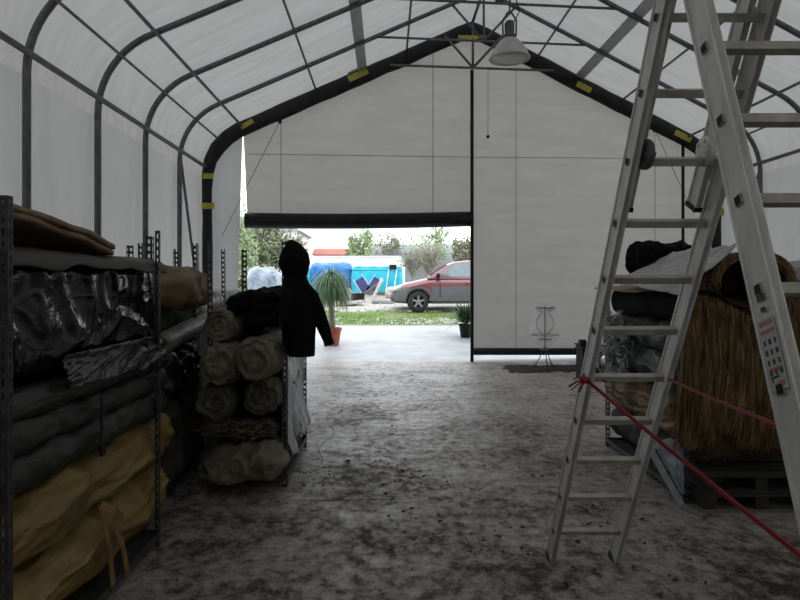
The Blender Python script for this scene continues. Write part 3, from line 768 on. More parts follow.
item('plastic_sheet', 'crumpled white plastic heap beyond the racks near the left door edge', 'plastic', MB().bale((-1.62, 7.0, .74), (.95, .8, 1.44), .2, .07, 3, 17, 30, .06, (3, 3, 4)), M['whitetarp'])

# second rack in the middle left: beige cloth rolls, jacket on its post
rack('slotted-angle rack in the left middle, loaded with beige cloth rolls', (-1.40, -.775), (4.86, 6.05), 1.93, shelves=(.08,))
rolls = [(-1.245, .985, .148, 4.58, 'beigecloth', 'beige cloth roll, left of the pair with open ends facing the viewer', .10),
         (-.962, 1.03, .150, 4.50, 'beigecloth', 'beige cloth roll beside the white tarp, its pale flank leading back under the jacket', .03),
         (-1.30, .69, .140, 4.66, 'khaki', 'khaki cloth roll low on the left, under the open-ended beige roll', .06),
         (-.95, .735, .142, 4.70, 'khaki', 'khaki cloth roll low on the right by the white tarp', .0),
         (-1.30, 1.265, .125, 4.80, 'beigecloth', 'crumpled beige cloth roll on top, leftmost in the middle rack', .12),
         (-1.06, 1.315, .125, 5.06, 'beigecloth', 'beige cloth roll on top, just under the black garments', .04)]
for k, (x, z, r, y, m, lb, dx) in enumerate(rolls):
    item('cloth_roll', lb, 'roll', MB().roll((x, y, z), (x + dx, 5.98, z + .01), r, 20 + k, 44, 48, .15, .20, 1.3 + .35 * k, .017), M[m], 'cloth rolls in the middle rack')
CRB = ((.022, (4, 3, 6), 4), (.010, (10, 8, 12), 4))
item('sack', 'pale olive sack lying lowest under the cloth rolls', 'sack', MB().bale((-1.08, 5.22, .245), (.60, 1.30, .26), .12, .05, 4, 31, 44, 0, rot=Matrix.Rotation(R(-7), 3, 'Y'), cr=CRB), M['beigecloth'])
sb_ = item('tarpaulin_bundle', 'dark brush-like bundle squeezed between olive sack and khaki rolls', 'tarpaulin', MB().bale((-1.13, 5.3, .478), (.54, 1.26, .13), .05, .03, 9, 32, 24, .02, (9, 9, 9)), M['darkcloth'])
mb = MB(); rq = random.Random(4)
for k in range(70):
    p = Vector((rq.uniform(-1.4, -.9), 4.66 + rq.uniform(-.05, .06), .48 + rq.uniform(-.05, .07))); q = p + Vector((rq.uniform(-.10, .16), rq.uniform(-.12, .05), rq.uniform(-.03, .07)))
    mb.tube([p, p.lerp(q, .5) + Vector((0, 0, .012)), q], .0022, 4, False)
mb.build('loose_straw', M['reed'], sb_)
def wt(u, v):
    Y = 4.90 + 1.2 * u; z = 1.16 - (.93 + .10 * mn.noise(Vector((Y * 3, 1, 1)))) * v
    f = mn.noise(Vector((Y * 4 + z * 2.5, z * 2, 5))); e = abs(mn.noise(Vector((Y * 7 - z * 5, z * 4, 9))))
    x = -.80 + .02 * f + .03 * (.3 - e) + .12 * max(0, v - .7) * 3 * (.4 + f)
    if z > 1.05: x -= (z - 1.05) * 1.1
    return (x, Y, z)
item('plastic_sheet', 'dirty white tarp hanging down the aisle side of the beige rolls', 'tarp', MB().slab(wt, 44, 40, (-.006, 0, 0)), M['whitetarp'])
item('garment', 'black garment thrown flat over the topmost beige rolls left of the jacket', 'clothes', MB().bale((-1.06, 5.15, 1.462), (.40, .56, .09), .045, .05, 5, 33, 30, .03, (5, 5, 8), rot=Matrix.Rotation(R(-14), 3, 'Y')), M['jacket'])
item('garment', 'black garment bunched against the left side of the hanging jacket', 'clothes', MB().bale((-.97, 4.92, 1.345), (.25, .22, .20), .1, .05, 6, 34, 26, .03, (6, 6, 8)), M['jacket'])

# hooded jacket on the near post of that rack
JY = 4.80
jk = thing('jacket', tuple(at(298, 356, JY)), 'black hooded jacket hanging on the rack post in the doorway light', 'jacket')
def loft(mb, rows, n=24, seed=0, amp=.06):
    """rows of (centre, half width x, half depth y)"""
    vs = []
    for c, a, b in rows:
        for k in range(n):
            th = 2 * math.pi * k / n; d = Vector((a * math.cos(th), b * math.sin(th), 0))
            vs.append(c + d * (1 + amp * mn.noise((c + d) * 9 + Vector((seed, 0, 0)))))
    fs = [(i * n + k, i * n + (k + 1) % n, (i + 1) * n + (k + 1) % n, (i + 1) * n + k) for i in range(len(rows) - 1) for k in range(n)]
    fs += [tuple(range(n)), tuple((len(rows) - 1) * n + k for k in reversed(range(n)))]
    mb.add(vs, fs)
def rowpx(y, xl, xr, dep, z0=0): a, b = at(xl, y, JY), at(xr, y, JY); return ((a + b) / 2 + Vector((0, z0, 0)), (b - a).length / 2, dep)
mb = MB()
loft(mb, [rowpx(356, 289, 314.5, .09), rowpx(350, 285, 315, .10), rowpx(338, 282, 315.5, .11), rowpx(322, 281, 316, .12), rowpx(306, 281, 316, .13), rowpx(294, 281, 314, .13), rowpx(286, 281.5, 311, .12), rowpx(280, 283, 308, .10), rowpx(274, 284, 306, .08)], 28, 1)
mb.build('body', M['jacket'], jk, True)
def sleeve(pts, rs, name='sleeve'):
    mb = MB(); mb.tube(pts, rs, 14); return mb.build(name, M['jacket'], jk, True)
sv = sleeve([at(304, 287, JY), at(311, 297, JY), at(318, 313, JY), at(324.5, 330, JY), at(328.5, 342, JY)], [.05, .062, .058, .048, .036])
MB().tube([at(328, 340, JY), at(329.5, 345, JY)], .040, 14).build('cuff', M['jacket'], sv, True)
sleeve([at(289, 287, JY - .1), at(287, 300, JY - .13), at(287, 320, JY - .14), at(290, 340, JY - .13)], [.05, .058, .054, .045])
# hood: a deep shell open toward the left
mb = MB()
def hood(u, v, k=1.0):
    th = R(-112) + R(224) * u          # round the back, open at the left
    hh = v
    prof = [(0, .090), (.2, .114), (.45, .138), (.68, .128), (.86, .088), (.96, .045), (1.0, .010)]
    for (a, ra), (b, rb) in zip(prof, prof[1:]):
        if a <= hh <= b: rad = ra + (rb - ra) * (hh - a) / (b - a)
    c = at(294.0 - 3.5 * hh, 281 - 41.5 * hh, JY)
    ex = 1.0 + (.28 * (abs(math.sin(th / 2)) ** 6) if .2 < hh < .85 else 0)
    return c + Vector((math.cos(th) * rad * k * ex, math.sin(th) * rad * .82 * k, 0))
mb.grid(lambda u, v: hood(u, v), 30, 18); mb.grid(lambda u, v: hood(u, v, .93), 30, 18)
for j in range(18):
    for uu in (0, 1):
        q = [hood(uu, j / 18), hood(uu, (j + 1) / 18), hood(uu, (j + 1) / 18, .93), hood(uu, j / 18, .93)]; mb.add(q, [(0, 1, 2, 3)])
# inner filling of cloth falling into the hood from its brim
loft(mb, [rowpx(280, 285, 304, .06), rowpx(270, 280.5, 303, .07), rowpx(264, 278.5, 302, .07), rowpx(256, 280, 301, .07), rowpx(248, 283, 299, .05), rowpx(244, 286, 295, .03)], 20, 3, .08)
mb.build('hood', M['jacket'], jk, True)

# ------------------------------------------------------------------ right rack
rack('slotted-angle rack on the right behind the ladder, holding dark wrapped rolls', (2.16, 2.62), (4.5, 6.1), 1.96, shelves=(.06,), skip=((2.16, 4.5), (2.62, 4.5)))
o = bpy.data.objects
rr_ = [x for x in bpy.data.objects if x.get('label', '').startswith('slotted-angle rack on the right')][0]
pp = post_mb(1.58, 1, 1).build('post', M['rack'], rr_); pp.matrix_parent_inverse = Matrix.Identity(4); pp.location = Vector((2.16, 4.5, 0)) - rr_.location
item('tarpaulin_roll', 'dark rolled tarpaulin on the bottom of the right rack', 'tarpaulin', MB().roll((2.40, 4.56, .235), (2.38, 6.2, .235), .155, 41, 30, 30, .08, .1), M['darkcloth'])
item('sack', 'yellow-brown sack low in the right rack behind the ladder', 'sack', MB().bale((2.40, 5.35, .585), (.50, 1.62, .34), .14, .03, 4, 42, 44, 0, cr=((.022, (3, 1.5, 7), 4), (.01, (7, 4, 12), 4))), M['brownyellow'])
item('wrapped_bale', 'dark green plastic-wrapped bale in the middle of the right rack', 'bale', MB().bale((2.40, 5.34, .915), (.50, 1.60, .30), .13, .03, 4, 43, 32, .03, (3, 2, 6)), M['greenfilm'])
item('wrapped_bale', 'second dark green plastic-wrapped bale, higher in the right rack under the black filler', 'bale', MB().bale((2.40, 5.36, 1.18), (.48, 1.56, .24), .11, .03, 4, 44, 32, .03, (3, 2, 6)), M['greenfilm'])
item('tarpaulin_bundle', 'black filler bundle added for the dark gap under the cardboard, right rack', 'tarpaulin', MB().bale((2.42, 5.36, 1.425), (.44, 1.52, .24), .08, .02, 4, 45, 20), M['jacket'])  # black filler put in for the shaded empty gap below the cardboard
def cb(u, v): Y = 4.98 + 1.14 * u; x = 2.06 + .56 * v; return (x, Y, 1.562 + .03 * mn.noise(Vector((Y * 1.6, x * 3, 1))) - .03 * (1 - v) ** 3)
item('cardboard_sheet', 'pinkish brown cardboard laid on top of the right rack', 'cardboard', MB().slab(cb, 26, 12, (0, 0, .016)), M['cardboard'])
def ps(u, v):
    Y = 4.20 + 1.2 * u; x = 1.98 + (.40 + .12 * u) * v
    z = 1.545 + .06 * u + (.28 - .04 * u) * v ** 1.25 + .02 * mn.noise(Vector((Y * 2.5, x * 5, 2))) + .03 * abs(mn.noise(Vector((Y * 5, x * 9, 3)))) - .05 * max(0, .2 - v) * 4
    return (x, Y, z + .02)
item('plastic_sheet', 'pale plastic sheet draped over the cardboard, rising over the reed roll', 'plastic', MB().slab(ps, 40, 26, (0, 0, .006)), M['palefilm'])
bg = item('plastic_bag', 'full black plastic bag on top of the right rack, against the curtain', 'bag', MB().bale((2.63, 5.86, 1.81), (.60, .42, .31), .13, .05, 4, 46, 40, 0, cr=((.02, (4, 4, 6), 4), (.01, (9, 9, 12), 4))), M['jacket'])
# torn white film hanging from the bale ends
mb = MB()
for k in range(90):
    p = Vector((2.11 + rg.uniform(-.03, .03), rg.uniform(5.45, 6.10), rg.choice((rg.uniform(.80, 1.10), rg.uniform(1.1, 1.36))))); pts = [p]
    for q in range(4): pts.append(pts[-1] + Vector((rg.uniform(-.05, .04), rg.uniform(-.05, .03), rg.uniform(-.07, .02))))
    w = rg.uniform(.005, .016)
    for a, b in zip(pts, pts[1:]):
        s_ = Vector((rg.uniform(.3, 1), rg.uniform(-.5, .5), rg.uniform(-.4, .4))).normalized() * w
        mb.add([a - s_, a + s_, b + s_ * .8, b - s_ * .8], [(0, 1, 2, 3)])
item('plastic_film', 'torn white plastic film hanging at the far end of the right rack', 'plastic', mb, M['whitetarp'])['kind'] = 'stuff'

# reed bundle standing on dark pallets
def pallet(z, lb):
    t = thing('pallet', (2.62, 4.72, z), lb, 'pallet', 'pallets under the reeds')
    for k in range(5): MB().box((2.62, 4.36 + k * .18, z + .122), (.86, .10, .02)).build('deck_board', M['wooddark'], t)
    for k in range(3): MB().box((2.26 + k * .36, 4.72, z + .066), (.09, .80, .09)).build('bearer', M['wooddark'], t)
    for k in range(3): MB().box((2.62, 4.36 + k * .36, z + .011), (.86, .10, .02)).build('base_board', M['woodpale'] if (k == 0 and z < .1) else M['wooddark'], t)
pallet(0, 'lower dark wooden pallet under the golden reed mat'); pallet(.134, 'upper dark wooden pallet right under the golden reed mat')
reed = thing('reed_mat', (2.48, 4.45, .28), 'golden brown reed mat bundle, rolled on top, right of the rack post', 'reed mat')
MB().bale((2.53, 4.60, .90), (.72, .42, 1.16), .14, .03, 4, 51, 20, .0).build('reed_core', M['reedcore'], reed, True)
mb = MB(); rr2 = random.Random(11)
for k in range(2600):
    u = rr2.random(); x0 = 2.13 + .80 * u
    zt = 1.50 - .16 * math.exp(-((u - .58) / .26) ** 2) + rr2.uniform(-.05, .03); zb_ = .47 + .07 * mn.noise(Vector((u * 5, 0, 1))) + .14 * math.exp(-((u - .38) / .12) ** 2) + rr2.uniform(-.05, .06)
    if rr2.random() < .3: zt -= rr2.uniform(.2, .6)
    if rr2.random() < .3: zb_ += rr2.uniform(.1, .5)
    dep = rr2.uniform(0, .05); lean = -.05 + rr2.uniform(-.05, .05); pts = []
    for q in range(6):
        t = q / 5; z = zt + (zb_ - zt) * t
        bul = .10 * math.sin(math.pi * min(1, max(0, (z - .3) / 1.3))) * (1 - (2 * u - 1) ** 2 * .6)
        pts.append((x0 + lean * t + .012 * math.sin(t * 5 + k), 4.375 - bul + dep + .012 * math.sin(k * 1.7 + t * 3), z))
    mb.tube(pts, [rr2.uniform(.0022, .004)] * 6, 3, False)
sd = mb.build('reeds', M['reed'], reed, True); sd['kind'] = 'stuff'
mb = MB(); cxr, czr = 2.55, 1.60
for k in range(760):
    a = rr2.uniform(-.25, math.pi + .25); r = rr2.uniform(.215, .262); zsc = .84
    y0 = 4.30 + rr2.uniform(0, .05); tw = rr2.uniform(-.35, .35)
    pts = []
    for q in range(4):
        aa = a + tw * (q / 3 - .5) * .3
        pts.append((cxr + 1.12 * r * math.cos(aa), y0 + .62 * q / 3, czr + zsc * r * math.sin(aa)))
    mb.tube(pts, rr2.uniform(.003, .005), 4, False)
# bent reeds of the roll mouth, running round the rim
for k in range(240):
    a0 = rr2.uniform(-.3, 2.6); r = rr2.uniform(.212, .268); y0 = 4.29 + rr2.uniform(-.02, .04)
    mb.tube([(cxr + 1.12 * r * math.cos(a0 + d), y0 + .01 * math.sin(k), czr + .84 * r * math.sin(a0 + d)) for d in (0, .2, .4, .6, .8)], .0035, 4, False)
rm = mb.build('rolled_reeds', M['reed'], reed, True); rm['kind'] = 'stuff'
mb = MB(); mb.grid(lambda u, v: (cxr + 1.12 * .21 * math.cos(2 * math.pi * u), 4.32 + .6 * v, czr + .84 * .21 * math.sin(2 * math.pi * u)), 30, 3)
mb.add([(cxr + .262 * math.cos(k * .2618), 4.90, czr + .2 * math.sin(k * .2618)) for k in range(24)], [tuple(range(24))])
mb.build('roll_lining', M['reedcore'], reed, True)
# dark stack right of the reeds
item('wrapped_bale', 'black wrapped bale on the floor right of the reed mat', 'bale', MB().bale((3.50, 4.95, .37), (.70, 1.2, .72), .12, .03, 3, 61, 20, .02), M['jacket'], 'black bales right of the reeds')
item('wrapped_bale', 'black wrapped bale stacked on another, right of the reed mat', 'bale', MB().bale((3.50, 4.95, 1.10), (.68, 1.16, .70), .12, .03, 3, 62, 20, .02), M['jacket'], 'black bales right of the reeds')
item('plastic_bag', 'clear plastic bag on the black bales at the right edge', 'bag', MB().bale((3.32, 5.0, 1.60), (.36, .5, .27), .11, .05, 5, 63, 24, .04, (5, 5, 6)), M['palefilm'])
tag(MB().bale((3.26, 4.72, 1.72), (.14, .10, .05), .024, .015, 9, 64, 10, .01).build('plastic_scrap', M['orange'], None, True), 'orange plastic scrap on the clear bag at the right edge', 'plastic')
bt = thing('bottle', (3.02 + .16, 4.62, 1.47), 'dark grey bottle standing right of the reed roll', 'bottle')
MB().lathe([(0, 0), (.045, 0), (.048, .02), (.048, .12), (.03, .15), (.016, .165), (.016, .18), (0, .18)], bt.location, 16).build('bottle_body', M['rack'], bt, True)
MB().lathe([(0, .18), (.02, .18), (.02, .205), (0, .205)], bt.location, 12).build('cap', M['black'], bt, True)

# white strut and blue plastic by the foot of the right rack
sb = thing('bracket', tuple(at(681, 505, 4.40)), 'white slanting metal bracket at the foot of the right rack', 'bracket')
MB().beam(at(649, 447, 4.42), at(681, 504, 4.40), .045, .02, (1, 0, .5)).build('strut', M['rackpale'], sb)
MB().beam(at(650, 447, 4.42), at(672, 441, 4.42), .045, .02, (0, 0, 1)).build('top_bar', M['rackpale'], sb)
a1, b1, c1 = at(656, 446, 4.50), at(682, 438, 4.52), at(682, 492, 4.48)
def tri(u, v):
    p = a1.lerp(b1, u).lerp(c1.lerp(c1 + Vector((-.01, 0, 0)), 1 - u), v)
    return p + Vector((0, -.03 + .035 * mn.noise(Vector((u * 5, v * 6, 1))), 0))
item('plastic_bag', 'pale blue plastic bag stuffed behind the white bracket', 'bag', MB().slab(tri, 20, 20, (0, .05, 0)), M['bluefilm'])

# wire plant stand under clear plastic near the lowered curtain
PY = 11.35; pb = at(545, 371, PY); pb.z = .02
ps_ = thing('plant_stand', tuple(pb), 'ornate wire plant stand under a clear plastic bag before the lowered curtain', 'plant stand')
mb = MB()
for k in range(3):
    a = k * 2.094 + .5; d = Vector((math.cos(a), math.sin(a), 0))
    MB().tube([pb + d * .22, pb + d * .10 + Vector((0, 0, .2)), pb + d * .03 + Vector((0, 0, .42))], .008, 6).build('leg', M['wire'], ps_, True)
MB().tube([pb + Vector((0, 0, .38)), pb + Vector((0, 0, 1.15))], .011, 6).build('stem', M['wire'], ps_, True)
def ring(c, r, n=28, t=.006, tilt=0): return [Vector(c) + Vector((r * math.cos(2 * math.pi * k / n), r * math.sin(2 * math.pi * k / n), 0)) for k in range(n + 1)]
for z, r in ((.55, .12), (.63, .24), (1.12, .16)): MB().tube(ring(pb + Vector((0, 0, z)), r), .007, 5).build('ring', M['wire'], ps_, True)
for sg in (-1, 1):
    pts = [pb + Vector((sg * (.03 + .13 * math.sin(t * .35)), 0, .62 + .05 * t)) for t in range(10)]
    for t in range(8): pts.append(pb + Vector((sg * (.12 + .05 * math.cos(t * .7)), 0, 1.10 + .045 * math.sin(t * .7))))
    MB().tube(pts, .006, 5).build('scroll', M['wire'], ps_, True)
mb = MB()
def bagf(u, v):
    th = 2 * math.pi * u
    pr = [(0, .07), (.12, .13), (.32, .27), (.42, .265), (.7, .19), (.92, .19), (1, .05)]
    for (a, ra), (b, rb) in zip(pr, pr[1:]):
        if a <= v <= b: rad = ra + (rb - ra) * (v - a) / (b - a)
    rad *= 1 + .22 * mn.noise(Vector((math.cos(th) * 2.2, math.sin(th) * 2.2, v * 3)))
    return pb + Vector((rad * math.cos(th), rad * math.sin(th), .36 + .86 * v))
mb.grid(bagf, 40, 26); mb.build('plastic_bag', M['clear'], ps_, True)
# dark box by the far right
bxp = at(584, 379, 10.2)
bx_ = thing('crate', (bxp.x + .12, 10.35, 0), 'black plastic crate on the floor behind the ladder foot, near the curtain', 'crate')
mb = MB(); mb.box((bxp.x + .12, 10.35, .28), (.30, .36, .54)); mb.build('bin', M['black'], bx_)
mb = MB()
for z in (.50, .57): mb.box((bxp.x + .12, 10.35, z), (.34, .40, .025))
mb.build('rim', M['black'], bx_)
MB().box((bxp.x - .04, 10.16, .62), (.10, .1, .10)).build('handle', M['black'], bx_)
# thin cord on the floor
mb = MB(); mb.tube([(-.60 + .05 * math.sin(t * .9), 5.2 + .16 * t, .012 + (.02 if t in (0,) else 0)) for t in range(12)] + [(-.45, 7.2, .012), (-.1, 7.3, .012), (.15, 7.2, .012)], .005, 5)
item('cord', 'thin pale cord lying on the floor right of the white tarp', 'cord', mb, M['whitetarp'])

# ------------------------------------------------------------------ outside: plants in pots
def blade(mb, p0, d, L, droop, w, n=6):
    pts = []; p = Vector(p0); v = Vector(d).normalized()
    for i in range(n + 1):
        pts.append(p.copy()); p = p + v * (L / n); v = (v + Vector((0, 0, -droop / n))).normalized()
    sd = Vector((-d[1], d[0], 0)); sd = sd.normalized() if sd.length > 1e-4 else Vector((1, 0, 0)); vs = []
    for i, q in enumerate(pts):
        k = w * (1 - (i / n) ** 2 * .9); vs += [q - sd * k, q + sd * k]
    mb.add(vs, [(2 * i, 2 * i + 1, 2 * i + 3, 2 * i + 2) for i in range(n)])
PZ = 14.4; g0 = gz(PZ); px = (331.5 - CX) * PZ / F
pot = thing('potted_plant', (px, PZ, g0), 'tall drooping ponytail plant in a terracotta pot outside the door', 'potted plant')
pl = Vector((px, PZ, g0))
MB().lathe([(0, 0), (.17, 0), (.225, .34), (.245, .34), (.245, .40), (.22, .40), (.21, .36), (0, .36)], pl, 24).build('pot', M['terracotta'], pot)
MB().lathe([(0, .355), (.205, .362), (.1, .375), (0, .38)], pl, 18).build('potting_soil', M['soil'], pot)
MB().tube([pl + Vector((0, 0, .3)), pl + Vector((.01, 0, .45)), pl + Vector((-.01, 0, .9)), pl + Vector((-.015, 0, 1.45))], [.10, .085, .05, .04], 10).build('trunk', M['bark'], pot, True)
mb = MB(); r3 = random.Random(5)
for k in range(1000):
    a = r3.uniform(0, 6.283); el = r3.uniform(.1, 1.35); zz = r3.uniform(1.2, 1.55)
    blade(mb, pl + Vector((-.015, 0, zz)), (math.cos(a) * math.cos(el), math.sin(a) * math.cos(el), math.sin(el)), r3.uniform(.6, 1.0), r3.uniform(3, 6), .011)
mb.build('foliage', M['leaf'], pot)
p2 = Vector(((465.5 - CX) * 15.4 / F, 15.4, gz(15.4)))
pt2 = thing('potted_plant', tuple(p2), 'small dark leafy plant in a black pot beside the lowered curtain outside', 'potted plant')
MB().lathe([(0, 0), (.12, 0), (.16, .30), (.175, .30), (.175, .33), (0, .32)], p2, 20).build('pot', M['black'], pt2)
mb = MB()
for k in range(420):
    a = r3.uniform(0, 6.283); el = r3.uniform(.5, 1.4)
    blade(mb, p2 + Vector((0, 0, .32)), (math.cos(a) * math.cos(el), math.sin(a) * math.cos(el), math.sin(el)), r3.uniform(.3, .75), r3.uniform(.6, 2), .016)
mb.build('foliage', M['leafdark'], pt2)

# ------------------------------------------------------------------ car
CYc = 20.6; cxn = (391.5 - CX) * (CYc - .85) / F; cz = gz(20.0)
car = thing('car', (cxn + 2.1, CYc, cz), 'red compact car with grey lower cladding parked on the gravel, facing left', 'car')
def interp(x, tab):
    for (a, va), (b, vb) in zip(tab, tab[1:]):
        if a <= x <= b:
            t = (x - a) / (b - a); t = t * t * (3 - 2 * t) if False else t
            return va + (vb - va) * t
    return tab[0][1] if x < tab[0][0] else tab[-1][1]
top_t = [(0, .64), (.06, .74), (.2, .83), (.5, .93), (.9, 1.02), (1.25, 1.09), (1.6, 1.10), (3.9, 1.12), (4.1, 1.08), (4.2, .95), (4.25, .8)]
wid_t = [(0, .50), (.06, .62), (.2, .74), (.5, .83), (.9, .86), (3.6, .86), (4.0, .80), (4.25, .66)]
bot_t = [(0, .42), (.1, .30), (.5, .27), (4.0, .28), (4.2, .36), (4.25, .42)]
AX = (.86, 3.46); WR = .335
XS = [i * .05 for i in range(86)]
def carrow(x):
    w, t, b = interp(x, wid_t), interp(x, top_t), interp(x, bot_t)
    bb_ = b
    for a in AX:
        if abs(x - a) < .40: bb_ = max(bb_, .33 + math.sqrt(.16 - (x - a) ** 2))
    bb_ = min(bb_, t - .12); q = []
    def hz(f): return bb_ + (t - .10 - bb_) * f
    side = [(w * .965, bb_), (w * .995, bb_ + (hz(.3) - bb_) * .7), (w, hz(.45)), (w * .995, hz(.75)), (w * .975, t - .10), (w * .90, t - .025), (w * .6, t + .01), (0, t + .025)]
    return [(0, b)] + [(w * .80, b)] + [(w * .80, bb_)] + side
rows = [carrow(x) for x in XS]; nR = len(rows[0])
mb = MB(); vs = []
for x, r_ in zip(XS, rows):
    vs += [(cxn + x, CYc - y, cz + z) for y, z in r_]
n0 = len(vs)
for x, r_ in zip(XS, rows): vs += [(cxn + x, CYc + y, cz + z) for y, z in r_]
fs = []; mi = []
for i in range(len(XS) - 1):
    for k in range(nR - 1):
        zc = (rows[i][k][1] + rows[i][k + 1][1]) / 2
        lo_ = interp(XS[i], top_t)
        g_ = 1 if (k < 5 or zc < .76 or (XS[i] < .12 and zc < .80)) else 0
        fs.append((i * nR + k, (i + 1) * nR + k, (i + 1) * nR + k + 1, i * nR + k + 1)); mi.append(g_)
        fs.append((n0 + i * nR + k, n0 + i * nR + k + 1, n0 + (i + 1) * nR + k + 1, n0 + (i + 1) * nR + k)); mi.append(g_)
for i in (0, len(XS) - 1):
    fs.append(tuple(i * nR + k for k in range(nR)) + tuple(n0 + i * nR + k for k in reversed(range(nR)))); mi.append(1)
mb.v = vs; mb.f = fs; mb.m = mi
mb.build('car_body', [M['carred'], M['cargrey']], car, True)
roof_t = [(1.15, 1.09), (1.5, 1.34), (1.8, 1.53), (2.05, 1.62), (2.5, 1.67), (3.0, 1.67), (3.5, 1.62), (3.85, 1.53), (4.05, 1.2), (4.12, 1.09)]
XG = [1.15 + i * .045 for i in range(67)]
mb = MB(); vs = []; prof_n = 0
for x in XG:
    z = interp(x, roof_t); w = interp(x, wid_t) * .955; h = max(0, z - 1.08) ; tw = w - .17 * h / .58
    row = [(-w, 1.07), (-(w + tw) / 2, 1.07 + h * .5), (-tw, 1.07 + h * .92), (-tw * .85, 1.07 + h), (0, 1.09 + h), (tw * .85, 1.07 + h), (tw, 1.07 + h * .92), ((w + tw) / 2, 1.07 + h * .5), (w, 1.07)]
    vs += [(cxn + x, CYc + a, cz + b) for a, b in row]; prof_n = len(row)
mb.add(vs, [(i * prof_n + k, i * prof_n + k + 1, (i + 1) * prof_n + k + 1, (i + 1) * prof_n + k) for i in range(len(XG) - 1) for k in range(prof_n - 1)])
mb.build('roof', M['carred'], car, True)
def sidepane(poly, name='side_window'):
    vs = []
    for sg in (-1,):
        for x, z in poly:
            w = interp(x, wid_t) * .955; f = (z - 1.07); yy = w - .17 * f / .58
            vs.append((cxn + x, CYc + sg * (yy + .012), cz + z))
    for x, z in poly:
        w = interp(x, wid_t) * .955; f = (z - 1.07); yy = w - .17 * f / .58
        vs.append((cxn + x, CYc - yy + .02, cz + z))
    n = len(poly)
    MB().add(vs, [tuple(range(n)), tuple(range(2 * n - 1, n - 1, -1))] + [(k, (k + 1) % n, n + (k + 1) % n, n + k) for k in range(n)]).build(name, M['carglass'], car)
sidepane([(1.52, 1.13), (1.78, 1.13), (1.78, 1.40)])
sidepane([(1.82, 1.13), (2.52, 1.14), (2.52, 1.575), (2.12, 1.555), (1.82, 1.42)])
sidepane([(2.60, 1.14), (3.38, 1.15), (3.34, 1.555), (2.60, 1.575)])
sidepane([(3.46, 1.15), (3.85, 1.16), (3.68, 1.50), (3.42, 1.545)])
mb = MB()
vs = [(cxn + x, CYc + y, cz + z) for x, y, z in ((1.24, -.66, 1.165), (1.24, .66, 1.165), (1.80, .55, 1.545), (1.80, -.55, 1.545))]
mb.add(vs + [(a - .012, b, c + .022) for a, b, c in vs], [(3, 2, 1, 0), (4, 5, 6, 7), (0, 1, 5, 4), (1, 2, 6, 5), (2, 3, 7, 6), (3, 0, 4, 7)]); mb.build('windscreen', M['carglass'], car)
for a in AX:
    for sg in (-1, 1):
        c = Vector((cxn + a, CYc + sg * .73, cz + WR))
        wh = MB().lathe([(.20, -.10), (.30, -.10), (.33, -.07), (.335, 0), (.33, .07), (.30, .10), (.20, .10), (.20, -.10)], c, 32, (0, 1, 0), False).build('wheel', M['tyre'], car, True)
        mb = MB(); mb.lathe([(.205, -.085), (.225, -.09), (.225, .02), (.19, .02), (.19, -.06), (.205, -.085)], c, 32, (0, sg * -1, 0), False)
        for k in range(5):
            t = 2 * math.pi * k / 5 + .3; d = Vector((math.cos(t), 0, math.sin(t)))
            mb.beam(c + Vector((0, sg * .07, 0)), c + d * .21 + Vector((0, sg * .075, 0)), .07, .03, Vector((-d.z, 0, d.x)))
        mb.lathe([(0, -.09), (.05, -.085), (.055, -.04), (0, -.04)], c, 16, (0, -sg, 0))
        mb.build('rim', M['rim'], wh)
        MB().lathe([(0, -.01), (.2, -.01), (.2, .03), (0, .03)], c, 24, (0, 1, 0)).build('brake_disc', M['black'], wh)
for sg in (-1, 1):
    MB().bale((cxn + 1.48, CYc + sg * .94, cz + 1.17), (.12, .18, .14), .05, 0, 1, 1, 8).build('door_mirror', M['black'], car, True)
    MB().bale((cxn + .16, CYc + sg * .60, cz + .75), (.34, .26, .14), .06, 0, 1, 1, 10, rot=Matrix.Rotation(R(-18), 3, 'Y')).build('headlight', M['headlamp'], car, True)
MB().box((cxn + 2.40, CYc - .868, cz + .93), (.16, .03, .035)).build('door_handle', M['carred'], car)
MB().box((cxn + 3.25, CYc - .868, cz + .93), (.16, .03, .035)).build('door_handle', M['carred'], car)
MB().bale((cxn + .07, CYc, cz + .46), (.22, 1.26, .26), .1, 0, 1, 1, 12).build('bumper', M['cargrey'], car, True)
MB().box((cxn + 2.16, CYc - .855, cz + .42), (1.9, .05, .10)).build('side_moulding', M['cargrey'], car)
mb = MB()
for xx in (1.55, 2.56, 3.42): mb.beam((cxn + xx, CYc - .868, cz + .42), (cxn + xx, CYc - .855, cz + 1.02), .012, .012)
mb.build('door_seam', M['black'], car)

# ------------------------------------------------------------------ outside: pool, tarp, rubbish
GY = 26.0; g26 = gz(GY)
pool = thing('swimming_pool', (-.36, GY + 1.2, g26), 'cyan above-ground pool with white leg frames in the yard', 'pool')
xa, xb_ = (352 - CX) * GY / F, (402 - CX) * GY / F; zt = HC + (CY - 269.5) * GY / F
def poolwall(u, v):
    # rounded rectangle plan
    per = [(xa, GY), (xb_, GY), (xb_, GY + 2.4), (xa, GY + 2.4)]
    k = u * 4; i = int(k) % 4; f = k - int(k); p, q = per[i], per[(i + 1) % 4]
    x, y = p[0] + (q[0] - p[0]) * f, p[1] + (q[1] - p[1]) * f
    s_ = .10 * math.sin(math.pi * v) + .03 * mn.noise(Vector((x * 3, v * 3, y)))
    cx_, cy_ = (xa + xb_) / 2, GY + 1.2
    return (x + (x - cx_) * s_ * .3, y + (y - cy_) * s_ * .3, gz(y) + (zt - g26) * v + (.02 * math.sin(u * 80) if v > .9 else 0))
MB().grid(poolwall, 64, 10).build('liner_wall', M['poolcyan'], pool, True)
MB().grid(lambda u, v: (xa + (xb_ - xa) * u, GY + 2.4 * v, zt - .08), 4, 4).build('cover', M['poolcyan'], pool)
